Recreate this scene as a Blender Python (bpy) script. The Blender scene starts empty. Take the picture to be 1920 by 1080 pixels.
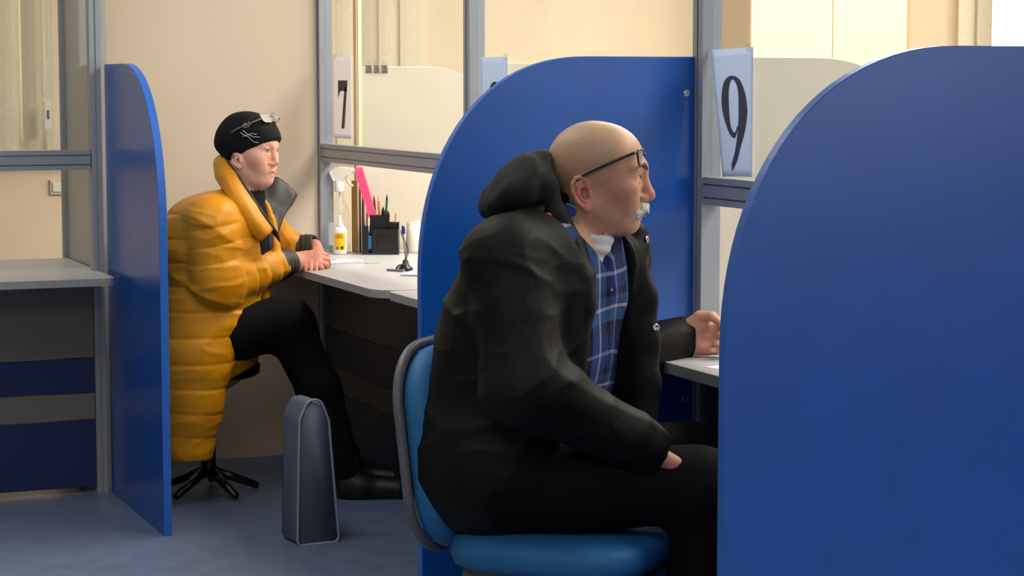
import bpy, bmesh, math, random
import numpy as np
from mathutils import Vector, Matrix

random.seed(4)
np.random.seed(4)
S = bpy.context.scene
COL = S.collection
PI = math.pi

# ------------------------------------------------------------------ camera
CAM_H = 1.375
FPX = 4000.0
TH = math.atan(384 / FPX)                      # pitch down
AL = math.atan(1650 / math.hypot(FPX, 384))    # yaw to the right of +Y
cd = bpy.data.cameras.new('camera')
cam = bpy.data.objects.new('camera', cd)
COL.objects.link(cam)
cd.sensor_width = 36.0
cd.lens = 36.0 * FPX / 1920.0
cam.location = (0, 0, CAM_H)
cam.rotation_euler = (PI / 2 - TH, 0, -AL)
cd.clip_start = 0.05
S.camera = cam

# ------------------------------------------------------------------ light
S.view_settings.view_transform = 'Standard'
S.view_settings.look = 'None'
S.view_settings.exposure = 0.0
S.view_settings.gamma = 1.0
S.view_settings.use_curve_mapping = False
w = bpy.data.worlds.new('world')
S.world = w
w.use_nodes = True
bg = w.node_tree.nodes['Background']
bg.inputs[0].default_value = (0.92, 0.96, 1.0, 1)
bg.inputs[1].default_value = 4.0


def area(name, loc, size, power, color, rot=(0, 0, 0)):
    l = bpy.data.lights.new(name, 'AREA')
    l.shape = 'RECTANGLE'
    l.size, l.size_y = size
    l.energy = power
    l.color = color
    o = bpy.data.objects.new(name, l)
    o.location = loc
    o.rotation_euler = rot
    COL.objects.link(o)
    return o


area('hall_ceiling_lamp', (0.9, 5.2, 2.93), (0.7, 2.6), 36, (1.0, 0.95, 0.88))
area('hall_ceiling_lamp', (-0.4, 0.4, 2.93), (2.4, 2.6), 70, (1.0, 0.96, 0.92))
area('clerk_area_light', (3.7, 6.2, 2.93), (1.2, 2.6), 150, (1.0, 0.92, 0.80))
area('clerk_area_light', (3.9, 3.6, 2.93), (1.2, 2.0), 125, (1.0, 0.94, 0.84))
area('clerk_corner_lamp', (0.3, 8.3, 2.93), (1.6, 0.8), 14, (1.0, 0.95, 0.88))


area('clerk_area_light', (5.6, 7.3, 2.93), (1.6, 1.2), 95, (1.0, 0.94, 0.84))  # added light, brightens the far wall beside the right window

# ------------------------------------------------------------------ helpers
def lin(c):
    c = c / 255.0
    return c / 12.92 if c <= 0.04045 else ((c + 0.055) / 1.055) ** 2.4


def rgb(r, g, b):
    return (lin(r), lin(g), lin(b), 1.0)


def ray(x, y):
    ct, st, ca, sa = math.cos(TH), math.sin(TH), math.cos(AL), math.sin(AL)
    r = x - 960.0
    u = 540.0 - y
    fw = FPX * ct + u * st
    up = u * ct - FPX * st
    return (r * ca + fw * sa, -r * sa + fw * ca, up, fw)


def atD(x, y, D):
    d = ray(x, y)
    t = D / d[3]
    return Vector((t * d[0], t * d[1], CAM_H + t * d[2]))


MATS = {}


def mat(name, color, rough=0.5, metal=0.0, spec=0.5, noise=0.0, nscale=8.0, bump=0.0, bscale=60.0,
        vcol=None, sheen=0.0, sss=0.0, coat=0.0, emit=None):
    if name in MATS:
        return MATS[name]
    m = bpy.data.materials.new(name)
    m.use_nodes = True
    nt = m.node_tree
    b = nt.nodes['Principled BSDF']
    b.inputs['Base Color'].default_value = color
    b.inputs['Roughness'].default_value = rough
    b.inputs['Metallic'].default_value = metal
    b.inputs['Specular IOR Level'].default_value = spec
    b.inputs['Sheen Weight'].default_value = sheen
    b.inputs['Coat Weight'].default_value = coat
    if sss:
        b.inputs['Subsurface Weight'].default_value = sss
        b.inputs['Subsurface Radius'].default_value = (0.012, 0.005, 0.003)
        b.inputs['Subsurface Scale'].default_value = 0.5
    tc = nt.nodes.new('ShaderNodeTexCoord')
    src = None
    if vcol:
        a = nt.nodes.new('ShaderNodeVertexColor')
        a.layer_name = vcol
        src = a.outputs['Color']
    if noise:
        n = nt.nodes.new('ShaderNodeTexNoise')
        n.inputs['Scale'].default_value = nscale
        n.inputs['Detail'].default_value = 6
        nt.links.new(tc.outputs['Object'], n.inputs['Vector'])
        h = nt.nodes.new('ShaderNodeMapRange')
        h.inputs[1].default_value = 0.3
        h.inputs[2].default_value = 0.7
        h.inputs[3].default_value = 1.0 - noise
        h.inputs[4].default_value = 1.0 + noise
        nt.links.new(n.outputs['Fac'], h.inputs[0])
        mx = nt.nodes.new('ShaderNodeMix')
        mx.data_type = 'RGBA'
        mx.blend_type = 'MULTIPLY'
        mx.inputs[0].default_value = 1.0
        if src is not None:
            nt.links.new(src, mx.inputs[6])
        else:
            mx.inputs[6].default_value = color
        cb = nt.nodes.new('ShaderNodeCombineColor')
        for i in range(3):
            nt.links.new(h.outputs[0], cb.inputs[i])
        nt.links.new(cb.outputs[0], mx.inputs[7])
        src = mx.outputs[2]
    if src is not None:
        nt.links.new(src, b.inputs['Base Color'])
    if bump:
        n2 = nt.nodes.new('ShaderNodeTexNoise')
        n2.inputs['Scale'].default_value = bscale
        n2.inputs['Detail'].default_value = 4
        nt.links.new(tc.outputs['Object'], n2.inputs['Vector'])
        bp = nt.nodes.new('ShaderNodeBump')
        bp.inputs['Strength'].default_value = bump
        bp.inputs['Distance'].default_value = 0.004
        nt.links.new(n2.outputs['Fac'], bp.inputs['Height'])
        nt.links.new(bp.outputs['Normal'], b.inputs['Normal'])
    if emit:
        b.inputs['Emission Color'].default_value = color
        b.inputs['Emission Strength'].default_value = emit
    MATS[name] = m
    return m


def glass_mat(name, tint, gloss=1.0, rough=0.02, ior=1.45):
    m = bpy.data.materials.new(name)
    m.use_nodes = True
    nt = m.node_tree
    nt.nodes.clear()
    out = nt.nodes.new('ShaderNodeOutputMaterial')
    tr = nt.nodes.new('ShaderNodeBsdfTransparent')
    tr.inputs[0].default_value = tint
    gl = nt.nodes.new('ShaderNodeBsdfGlossy')
    gl.inputs['Roughness'].default_value = rough
    lw = nt.nodes.new('ShaderNodeLayerWeight')
    pw = nt.nodes.new('ShaderNodeMath')
    pw.operation = 'POWER'
    pw.inputs[1].default_value = 5.0
    nt.links.new(lw.outputs['Facing'], pw.inputs[0])
    mu = nt.nodes.new('ShaderNodeMath')
    mu.operation = 'MULTIPLY_ADD'
    mu.inputs[1].default_value = 0.9 * gloss
    mu.inputs[2].default_value = 0.03 * gloss
    nt.links.new(pw.outputs[0], mu.inputs[0])
    mx = nt.nodes.new('ShaderNodeMixShader')
    nt.links.new(mu.outputs[0], mx.inputs[0])
    nt.links.new(tr.outputs[0], mx.inputs[1])
    nt.links.new(gl.outputs[0], mx.inputs[2])
    nt.links.new(mx.outputs[0], out.inputs[0])
    MATS[name] = m
    return m


def link(name, me, material, parent=None, smooth=False):
    o = bpy.data.objects.new(name, me)
    COL.objects.link(o)
    if material is not None:
        me.materials.append(material)
    if parent is not None:
        o.parent = parent
    if smooth:
        me.polygons.foreach_set('use_smooth', [True] * len(me.polygons))
    return o


def obj(name, bm, material, parent=None, smooth=False):
    me = bpy.data.meshes.new(name)
    bmesh.ops.recalc_face_normals(bm, faces=bm.faces[:])
    bm.to_mesh(me)
    bm.free()
    return link(name, me, material, parent, smooth)


def empty(name, loc=(0, 0, 0), rz=0.0):
    o = bpy.data.objects.new(name, None)
    o.empty_display_size = 0.05
    o.location = loc
    o.rotation_euler = (0, 0, rz)
    COL.objects.link(o)
    return o


def tag(o, label=None, cat=None, group=None, kind=None):
    if label:
        o['label'] = label
    if cat:
        o['category'] = cat
    if group:
        o['group'] = group
    if kind:
        o['kind'] = kind
    return o


def B():
    return bmesh.new()


def box(bm, lo, hi, bev=0.0, seg=2, rot=None):
    lo = Vector(lo)
    hi = Vector(hi)
    c = (lo + hi) / 2
    d = hi - lo
    M = Matrix.Translation(c)
    if rot is not None:
        M = M @ rot.to_4x4()
    M = M @ Matrix.Diagonal((d.x, d.y, d.z, 1))
    r = bmesh.ops.create_cube(bm, size=1.0, matrix=M)
    if bev > 0:
        es = set()
        for v in r['verts']:
            es.update(v.link_edges)
        bmesh.ops.bevel(bm, geom=list(es), offset=bev, segments=seg, profile=0.5, affect='EDGES')
    return bm


def frame_for(d):
    d = d.normalized()
    a = Vector((0, 0, 1)) if abs(d.z) < 0.9 else Vector((1, 0, 0))
    x = d.cross(a).normalized()
    y = d.cross(x).normalized()
    return x, y


def tube(bm, pts, rad, n=10, cap=True, closed=False):
    pts = [Vector(p) for p in pts]
    m = len(pts)
    if not hasattr(rad, '__len__'):
        rad = [rad] * m
    rings = []
    px = None
    for i, p in enumerate(pts):
        if closed:
            d = pts[(i + 1) % m] - pts[i - 1]
        else:
            d = pts[min(i + 1, m - 1)] - pts[max(i - 1, 0)]
        d = d.normalized()
        if px is None:
            x, y = frame_for(d)
        else:
            x = (px - d * px.dot(d)).normalized()
            y = d.cross(x)
        px = x
        rings.append([bm.verts.new(p + (x * math.cos(2 * PI * k / n) + y * math.sin(2 * PI * k / n)) * rad[i])
                      for k in range(n)])
    for i in range(m if closed else m - 1):
        A, C = rings[i], rings[(i + 1) % m]
        for k in range(n):
            bm.faces.new((A[k], A[(k + 1) % n], C[(k + 1) % n], C[k]))
    if cap and not closed:
        bm.faces.new(rings[0][::-1])
        bm.faces.new(rings[-1])
    return bm


def lathe(bm, prof, c=(0, 0, 0), n=24, sy=1.0):
    """prof: (radius, z) list"""
    c = Vector(c)
    rings = []
    for r, z in prof:
        rings.append([bm.verts.new(c + Vector((r * math.cos(2 * PI * k / n), sy * r * math.sin(2 * PI * k / n), z)))
                      for k in range(n)])
    for i in range(len(rings) - 1):
        A, C = rings[i], rings[i + 1]
        for k in range(n):
            bm.faces.new((A[k], A[(k + 1) % n], C[(k + 1) % n], C[k]))
    bm.faces.new(rings[0][::-1])
    bm.faces.new(rings[-1])
    return bm


def prism(bm, poly, f0, f1):
    """poly: 2-D points; f0/f1 map a 2-D point to the two faces in 3-D"""
    a = [bm.verts.new(f0(p)) for p in poly]
    b = [bm.verts.new(f1(p)) for p in poly]
    bm.faces.new(a)
    bm.faces.new(b[::-1])
    n = len(poly)
    for i in range(n):
        bm.faces.new((a[i], b[i], b[(i + 1) % n], a[(i + 1) % n]))
    return bm


def round_poly(pts, rads, seg=6):
    """corner-rounded polygon"""
    out = []
    n = len(pts)
    for i in range(n):
        p = Vector(pts[i])
        r = rads[i] if hasattr(rads, '__len__') else rads
        if r <= 0:
            out.append(tuple(p))
            continue
        a = (Vector(pts[i - 1]) - p).normalized()
        b = (Vector(pts[(i + 1) % n]) - p).normalized()
        ang = a.angle(b)
        t = r / math.tan(ang / 2)
        c = p + (a + b).normalized() * (r / math.sin(ang / 2))
        p0 = p + a * t - c
        p1 = p + b * t - c
        a0 = math.atan2(p0.y, p0.x)
        a1 = math.atan2(p1.y, p1.x)
        da = (a1 - a0 + PI) % (2 * PI) - PI
        for k in range(seg + 1):
            th = a0 + da * k / seg
            out.append((c.x + r * math.cos(th), c.y + r * math.sin(th)))
    return out


# ------------------------------------------------------------------ signed-distance modelling (bodies and clothes)
def noise3(X, Y, Z, seed=0):
    """cheap smooth noise in about -1..1: sum of rotated sines"""
    rs = np.random.RandomState(seed)
    o = 0.0
    for i in range(6):
        k = rs.normal(size=3)
        k /= np.linalg.norm(k)
        k *= rs.uniform(0.7, 1.6)
        p = rs.uniform(0, 6.28)
        o = o + np.sin(k[0] * X + k[1] * Y + k[2] * Z + p + 0.9 * np.sin(k[2] * X - k[0] * Y + k[1] * Z + 2 * p))
    return o / 3.2


class Field:
    def __init__(self, xs, ys, zs):
        self.ax = [np.asarray(a, dtype=np.float32) for a in (xs, ys, zs)]
        self.D = np.full([len(a) for a in self.ax], 0.25, dtype=np.float32)

    def _sl(self, lo, hi, m):
        sl = []
        for a, l, h in zip(self.ax, lo, hi):
            i0 = max(int(np.searchsorted(a, l - m)) - 1, 0)
            i1 = min(int(np.searchsorted(a, h + m)) + 1, len(a))
            if i1 <= i0:
                return None
            sl.append(slice(i0, i1))
        return tuple(sl)

    def _xyz(self, sl):
        return (self.ax[0][sl[0]][:, None, None], self.ax[1][sl[1]][None, :, None], self.ax[2][sl[2]][None, None, :])

    def _mix(self, sl, d, k, sub):
        cur = self.D[sl]
        if sub:
            d = -d
            if k > 0:
                h = np.maximum(k - np.abs(cur - d), 0) / k
                self.D[sl] = np.maximum(cur, d) + h * h * k * 0.25
            else:
                self.D[sl] = np.maximum(cur, d)
        else:
            if k > 0:
                h = np.maximum(k - np.abs(cur - d), 0) / k
                self.D[sl] = np.minimum(cur, d) - h * h * k * 0.25
            else:
                self.D[sl] = np.minimum(cur, d)

    def ell(self, c, r, R=None, k=0.01, sub=False, disp=None):
        c = np.array(c, dtype=np.float32)
        r = np.array(r, dtype=np.float32)
        m = float(max(r)) if R is not None else 0
        e = np.array([m, m, m]) if R is not None else r
        sl = self._sl(c - e, c + e, k + 0.03)
        if sl is None:
            return
        X, Y, Z = self._xyz(sl)
        x, y, z = X - c[0], Y - c[1], Z - c[2]
        if R is not None:   # columns of R are the local axes
            R = np.asarray(R, dtype=np.float32)
            x, y, z = (R[0, 0] * x + R[1, 0] * y + R[2, 0] * z, R[0, 1] * x + R[1, 1] * y + R[2, 1] * z,
                       R[0, 2] * x + R[1, 2] * y + R[2, 2] * z)
        k0 = np.sqrt((x / r[0]) ** 2 + (y / r[1]) ** 2 + (z / r[2]) ** 2)
        k1 = np.sqrt((x / r[0] ** 2) ** 2 + (y / r[1] ** 2) ** 2 + (z / r[2] ** 2) ** 2) + 1e-6
        d = k0 * (k0 - 1.0) / k1
        if disp is not None:
            d = d - disp(X, Y, Z)
        self._mix(sl, d, k, sub)

    def cone(self, a, b, ra, rb, k=0.01, sub=False, disp=None, flat=None):
        """round cone; flat=(axis, factor): squash the section along a unit axis"""
        a = np.array(a, dtype=np.float32)
        b = np.array(b, dtype=np.float32)
        m = max(ra, rb)
        sl = self._sl(np.minimum(a, b) - m, np.maximum(a, b) + m, k + 0.03)
        if sl is None:
            return
        X, Y, Z = self._xyz(sl)
        ba = b - a
        L2 = float(ba @ ba) + 1e-12
        x, y, z = X - a[0], Y - a[1], Z - a[2]
        t = np.clip((x * ba[0] + y * ba[1] + z * ba[2]) / L2, 0, 1)
        x, y, z = x - t * ba[0], y - t * ba[1], z - t * ba[2]
        q = x * x + y * y + z * z
        if flat is not None:
            ax, fac = np.array(flat[0], dtype=np.float32), flat[1]
            h = x * ax[0] + y * ax[1] + z * ax[2]
            q = q + h * h * (1.0 / fac ** 2 - 1.0)
        d = np.sqrt(q) - (ra + (rb - ra) * t)
        if flat is not None:
            d = d * min(1.0, fac + 0.25)
        if disp is not None:
            d = d - disp(X, Y, Z, t * math.sqrt(L2))
        self._mix(sl, d, k, sub)

    def chain(self, pts, rads, k=0.01, **kw):
        for i in range(len(pts) - 1):
            self.cone(pts[i], pts[i + 1], rads[i], rads[i + 1], k, **kw)

    def func(self, lo, hi, fn, k=0.0, sub=False):
        sl = self._sl(np.array(lo), np.array(hi), k + 0.01)
        if sl is None:
            return
        X, Y, Z = self._xyz(sl)
        d = fn(X, Y, Z).astype(np.float32)
        d = np.broadcast_to(d, self.D[sl].shape)
        self._mix(sl, d, k, sub)

    def merge(self, other, k):
        self._mix((slice(None),) * 3, other.D, k, False)

    def displace(self, fn):
        """adds fn near the surface only"""
        idx = np.nonzero(np.abs(self.D) < 0.03)
        X, Y, Z = self.ax[0][idx[0]], self.ax[1][idx[1]], self.ax[2][idx[2]]
        self.D[idx] -= fn(X, Y, Z).astype(np.float32)

    def mesh(self):
        D = self.D
        D[0], D[-1] = np.maximum(D[0], .01), np.maximum(D[-1], .01)
        D[:, 0], D[:, -1] = np.maximum(D[:, 0], .01), np.maximum(D[:, -1], .01)
        D[:, :, 0], D[:, :, -1] = np.maximum(D[:, :, 0], .01), np.maximum(D[:, :, -1], .01)
        s = D < 0
        nx, ny, nz = s.shape
        cnt = np.zeros((nx - 1, ny - 1, nz - 1), dtype=np.int8)
        for i in (0, 1):
            for j in (0, 1):
                for k in (0, 1):
                    cnt += s[i:nx - 1 + i, j:ny - 1 + j, k:nz - 1 + k]
        I = np.nonzero((cnt > 0) & (cnt < 8))
        N = len(I[0])
        idx = np.full(cnt.shape, -1, dtype=np.int32)
        idx[I] = np.arange(N)
        co = [(0, 0, 0), (1, 0, 0), (0, 1, 0), (1, 1, 0), (0, 0, 1), (1, 0, 1), (0, 1, 1), (1, 1, 1)]
        val = np.stack([D[I[0] + c[0], I[1] + c[1], I[2] + c[2]] for c in co], 1)
        acc = np.zeros((N, 3), dtype=np.float64)
        num = np.zeros(N)
        for p in range(8):
            for q in range(p + 1, 8):
                df = [co[q][i] - co[p][i] for i in range(3)]
                if sum(abs(v) for v in df) != 1:
                    continue
                va, vb = val[:, p], val[:, q]
                mk = (va < 0) != (vb < 0)
                t = np.where(mk, va / np.where(mk, va - vb, 1), 0)
                for i in range(3):
                    acc[:, i] += np.where(mk, co[p][i] + t * df[i], 0)
                num += mk
        acc /= num[:, None]
        V = np.zeros((N, 3))
        for i in range(3):
            a = self.ax[i]
            V[:, i] = a[I[i]] + acc[:, i] * (a[I[i] + 1] - a[I[i]])
        quads = []
        for ax in range(3):
            o = [1, 1, 1]
            sl0 = [slice(1, -1)] * 3
            sl1 = [slice(1, -1)] * 3
            sl0[ax] = slice(0, -1)
            sl1[ax] = slice(1, None)
            A, C = s[tuple(sl0)], s[tuple(sl1)]
            J = np.nonzero(A != C)
            base = [J[i] + (0 if i == ax else 1) for i in range(3)]
            u, v = (ax + 1) % 3, (ax + 2) % 3

            def cell(du, dv):
                c = [b.copy() for b in base]
                c[u] -= du
                c[v] -= dv
                return idx[c[0], c[1], c[2]]
            q = np.stack([cell(1, 1), cell(0, 1), cell(0, 0), cell(1, 0)], 1)
            flip = ~A[J]
            q[flip] = q[flip][:, ::-1]
            quads.append(q)
        return V, np.concatenate(quads)


def relax(V, Q, it=2, f=0.5):
    for _ in range(it):
        acc = np.zeros_like(V)
        n = np.zeros(len(V))
        for i in range(4):
            a, b = Q[:, i], Q[:, (i + 1) % 4]
            np.add.at(acc, a, V[b])
            np.add.at(n, a, 1)
            np.add.at(acc, b, V[a])
            np.add.at(n, b, 1)
        V = V * (1 - f) + f * acc / np.maximum(n, 1)[:, None]
    return V


def grid_object(name, V, Q, material, parent, color=None):
    me = bpy.data.meshes.new(name)
    me.vertices.add(len(V))
    me.vertices.foreach_set('co', V.astype(np.float32).ravel())
    me.loops.add(len(Q) * 4)
    me.loops.foreach_set('vertex_index', Q.astype(np.int32).ravel())
    me.polygons.add(len(Q))
    me.polygons.foreach_set('loop_start', np.arange(0, len(Q) * 4, 4, dtype=np.int32))
    me.update(calc_edges=True)
    me.polygons.foreach_set('use_smooth', np.ones(len(Q), dtype=bool))
    if color is not None:
        at = me.color_attributes.new('Col', 'FLOAT_COLOR', 'POINT')
        c = np.ones((len(V), 4), dtype=np.float32)
        c[:, :3] = color
        at.data.foreach_set('color', c.ravel())
    o = link(name, me, material, parent)
    return o


def axis(*segs):
    """axis(lo, step, hi, step, hi2, ...) -> non-uniform sample positions"""
    out = [segs[0]]
    for i in range(1, len(segs), 2):
        h, e = segs[i], segs[i + 1]
        n = max(1, int(round((e - out[-1]) / h)))
        out += list(np.linspace(out[-1], e, n + 1)[1:])
    return out

# ------------------------------------------------------------------ materials
CREAM = mat('cream_laminate', rgb(202, 186, 166), 0.32, noise=0.02, nscale=3, spec=0.4)
GREYCREAM = mat('grey_cream_laminate', rgb(172, 172, 166), 0.4, noise=0.02, nscale=3)
WALLP = mat('warm_plaster', rgb(232, 212, 182), 0.8, noise=0.03, nscale=5, bump=0.05)
CEILP = mat('white_plaster', rgb(235, 233, 226), 0.85, noise=0.02)
FLOORM = mat('blue_grey_linoleum', rgb(92, 108, 134), 0.42, noise=0.12, nscale=14, bump=0.02)
ALU = mat('grey_aluminium', rgb(150, 156, 165), 0.38, 0.25, noise=0.03, nscale=20)
ALUD = mat('shadow_gap_grey', rgb(70, 76, 84), 0.5, 0.4)
BLUE = mat('blue_laminate', rgb(12, 84, 178), 0.27, noise=0.06, nscale=7, spec=0.55)
BLUEEDGE = mat('blue_edge_band', rgb(36, 96, 186), 0.42, noise=0.03)
DKBLUE = mat('dark_blue_laminate', rgb(24, 40, 92), 0.4, noise=0.04)
DESKM = mat('light_grey_laminate', rgb(184, 184, 186), 0.38, noise=0.035, nscale=40)
DESKE = mat('grey_edge_band', rgb(150, 152, 154), 0.45, noise=0.03)
PANELG = mat('grey_panel', rgb(112, 112, 105), 0.5, noise=0.03)
PANELSHADE = mat('shaded_grey_panel', rgb(58, 55, 50), 0.5, noise=0.05)  # grey panel with the under-desk shade put into its colour
BLUESHADE = mat('shaded_blue_panel', rgb(12, 16, 44), 0.45, noise=0.05)  # dark blue panel, darkened further to stand for shade below the desks
WHITE = mat('white_paper', rgb(236, 238, 244), 0.7, noise=0.015)
BLUEWHITE = mat('bluish_paper', rgb(206, 216, 232), 0.6, noise=0.02)
INK = mat('black_ink', rgb(18, 16, 18), 0.5)
INKG = mat('grey_ink', rgb(72, 76, 86), 0.5, noise=0.18, nscale=25)
BLACKP = mat('black_plastic', rgb(20, 20, 21), 0.3)
STEEL = mat('steel', rgb(190, 190, 188), 0.25, 0.9)
GLASS = glass_mat('clear_glass', (0.95, 0.96, 0.95, 1), 0.8)
CLEARP = glass_mat('clear_plastic', (0.93, 0.945, 0.95, 1), 0.5, 0.05)
SLAT = mat('cream_blind_fabric', rgb(222, 210, 184), 0.8, noise=0.05, nscale=40)
SLAT2 = mat('beige_blind_fabric', rgb(198, 188, 164), 0.8, noise=0.05, nscale=40)
WARD = mat('cream_wardrobe_board', rgb(244, 226, 190), 0.45, noise=0.02)
WARDSHADE = mat('shaded_wardrobe_side', rgb(206, 184, 160), 0.5, noise=0.02)  # carcass darker than the doors: side shade put into the board colour
ORANGEW = mat('orange_wood_edge', rgb(206, 160, 118), 0.5, noise=0.08)
WHITEPL = mat('white_plastic', rgb(235, 230, 222), 0.35)

def backlit(m, w):
    nt = m.node_tree
    b = nt.nodes['Principled BSDF']
    out = [n for n in nt.nodes if n.type == 'OUTPUT_MATERIAL'][0]
    t = nt.nodes.new('ShaderNodeBsdfTranslucent')
    t.inputs[0].default_value = b.inputs['Base Color'].default_value
    mx = nt.nodes.new('ShaderNodeMixShader')
    mx.inputs[0].default_value = w
    nt.links.new(b.outputs[0], mx.inputs[1])
    nt.links.new(t.outputs[0], mx.inputs[2])
    nt.links.new(mx.outputs[0], out.inputs[0])
    return m


SIGNW = backlit(mat('thin_white_sheet', rgb(240, 236, 238), 0.7, noise=0.015), .5)
SIGNB = backlit(mat('thin_bluish_sheet', rgb(210, 222, 240), 0.6, noise=0.02), .45)
XW = 2.36          # plane of the glazed counter partition
YL = 7.12          # plane of the left counter partition
YB = 7.57          # cream wall behind the woman

# ------------------------------------------------------------------ room
bm = B(); box(bm, (-3.5, -2.6, -0.05), (7.6, 9.4, 0))
tag(obj('floor', bm, FLOORM), kind='structure')
bm = B(); box(bm, (-3.5, -2.6, 3.0), (7.6, 9.4, 3.05))
tag(obj('ceiling', bm, CEILP), kind='structure')
bm = B(); box(bm, (-3.56, -2.6, 0), (-3.5, 9.4, 3.0))
tag(obj('wall_left', bm, WALLP), kind='structure')
bm = B(); box(bm, (7.6, -2.6, 0), (7.66, 9.4, 3.0))
tag(obj('wall_right', bm, WALLP), kind='structure')
bm = B()
for x0, x1, z0, z1 in ((-3.5, 3.2, 0, 3), (3.2, 6.6, 0, 1.25), (3.2, 6.6, 2.6, 3), (6.6, 7.6, 0, 3)):  # gap left for the added rear window
    box(bm, (x0, -2.66, z0), (x1, -2.6, z1))
tag(obj('wall_rear', bm, WALLP), kind='structure')
bm = B()
for x0, x1, z0, z1 in ((-3.5, -0.6, 0, 3), (-0.6, 3.25, 0, 1.085), (-0.6, 3.25, 2.55, 3), (3.25, 6.36, 0, 3),
                       (6.36, 7.45, 0, 0.95), (6.36, 7.45, 2.55, 3), (7.45, 7.6, 0, 3)):
    box(bm, (x0, 9.2, z0), (x1, 9.4, z1))
tag(obj('wall_far', bm, WALLP), kind='structure')
bm = B(); box(bm, (1.48, YB, 0.0), (2.333, YB + 0.05, 3.0))
tag(obj('wall_back', bm, CREAM), kind='structure')
bm = B(); box(bm, (1.432, YL + 0.03, 0.0), (1.47, 7.685, 3.0))
tag(obj('wall_side', bm, GREYCREAM), kind='structure')
bm = B(); box(bm, (1.415, 7.69, 0.0), (1.472, 7.72, 3.0), 0.002)
tag(obj('trim_1', bm, ALU), kind='structure')

# windows of the far wall; last one, unseen at the rear, added for divider reflections
for n, (x0, x1, z0, z1) in enumerate(((-0.6, 3.25, 1.085, 2.55), (6.36, 7.45, 0.95, 2.55), (3.2, 6.6, 1.25, 2.6))):
    wr = tag(empty('window_%d' % (5 + n), ((x0 + x1) / 2, 9.3 if n < 2 else -2.63, z0), 0 if n < 2 else PI), kind='structure')
    cx = (x0 + x1) / 2
    bm = B()
    t = 0.05
    box(bm, (x0 - cx, -0.03, 0), (x1 - cx, 0.03, t)); box(bm, (x0 - cx, -0.03, z1 - z0 - t), (x1 - cx, 0.03, z1 - z0))
    k = 4 if n == 0 else 2
    for i in range(k):
        xx = x0 - cx + (x1 - x0 - t) * i / (k - 1)
        box(bm, (xx, -0.03, t), (xx + t, 0.03, z1 - z0 - t))
    obj('frame', bm, WHITEPL, wr)
    bm = B(); box(bm, (x0 - cx + t, -0.004, t), (x1 - cx - t, 0.004, z1 - z0 - t))
    obj('pane', bm, GLASS, wr)
    bm = B(); box(bm, (x0 - cx - 0.03, -0.17, -0.03), (x1 - cx + 0.03, -0.03, 0.0), 0.004)
    obj('sill', bm, WHITEPL, wr)

# vertical blinds
def blind(x0, x1, y, z0, z1, label, cord=None, ang=0.30):
    r = tag(empty('vertical_blind', ((x0 + x1) / 2, y, z0)), label, 'blind')
    cx = (x0 + x1) / 2
    bm = B(); box(bm, (x0 - cx, -0.02, z1 - z0), (x1 - cx, 0.02, z1 - z0 + 0.04), 0.004)
    obj('headrail', bm, WHITEPL, r)
    n = int((x1 - x0) / 0.098)
    me = {}
    for i in range(n):
        x = x0 - cx + 0.05 + i * (x1 - x0 - 0.1) / max(1, n - 1)
        key = i % 3 == 1
        if key not in me:
            bm = B()
            pr = [(-0.058, 0.004), (-0.03, -0.003), (0, -0.005), (0.03, -0.003), (0.058, 0.004)]
            prism(bm, pr + [(a, b + 0.0015) for a, b in pr[::-1]], lambda p: (p[0], p[1], 0),
                  lambda p: (p[0], p[1], z1 - z0))
            o = obj('slat', bm, SLAT2 if key else SLAT, r)
            me[key] = o.data
        else:
            o = bpy.data.objects.new('slat', me[key]); COL.objects.link(o); o.parent = r
        o.location = (x, 0, 0)
        o.rotation_euler = (0, 0, ang * (1 if i % 2 else 0.8))
    if cord:
        bm = B()
        tube(bm, [(cord - cx - 0.016, -0.07, z1 - z0), (cord - cx, -0.07, 1.30 - z0)], 0.0022, 6)
        tube(bm, [(cord - cx + 0.012, -0.07, z1 - z0), (cord - cx + 0.012, -0.07, 1.30 - z0)], 0.0018, 6)
        obj('cord', bm, WHITEPL, r)
        bm = B()
        pts = round_poly([(-0.016, 0), (0.016, 0), (0.013, 0.115), (-0.013, 0.115)], 0.005)
        prism(bm, pts, lambda p: (cord - cx + p[0] + 0.002, -0.077, 1.185 - z0 + p[1]),
              lambda p: (cord - cx + p[0] + 0.002, -0.062, 1.185 - z0 + p[1]))
        wt = obj('cord_weight', bm, WHITEPL, r)
        bm = B()
        box(bm, (cord - cx - 0.004, -0.0785, 1.225 - z0), (cord - cx + 0.006, -0.077, 1.262 - z0))
        obj('weight_insert', bm, PANELG, wt)
    return r


blind(-0.65, 3.30, 9.11, 1.095, 2.6, 'cream vertical slat blind hung across the window behind the left counter, with a weighted cord', 1.607)
blind(6.16, 6.37, 9.11, 0.98, 2.6, 'pale yellow vertical blind drawn aside next to the bright white window at top right')

sw = tag(empty('light_switch', (1.67, 9.2, 0.90)), 'cream wall switch plate below the blind cord, seen through the left counter opening', 'switch')
bm = B(); box(bm, (-0.032, -0.012, 0), (0.032, 0, 0.064), 0.003)
obj('plate', bm, SLAT, sw)
bm = B(); box(bm, (-0.022, -0.018, 0.012), (0.022, -0.012, 0.052), 0.002)
obj('rocker', bm, WHITEPL, sw)

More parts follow.
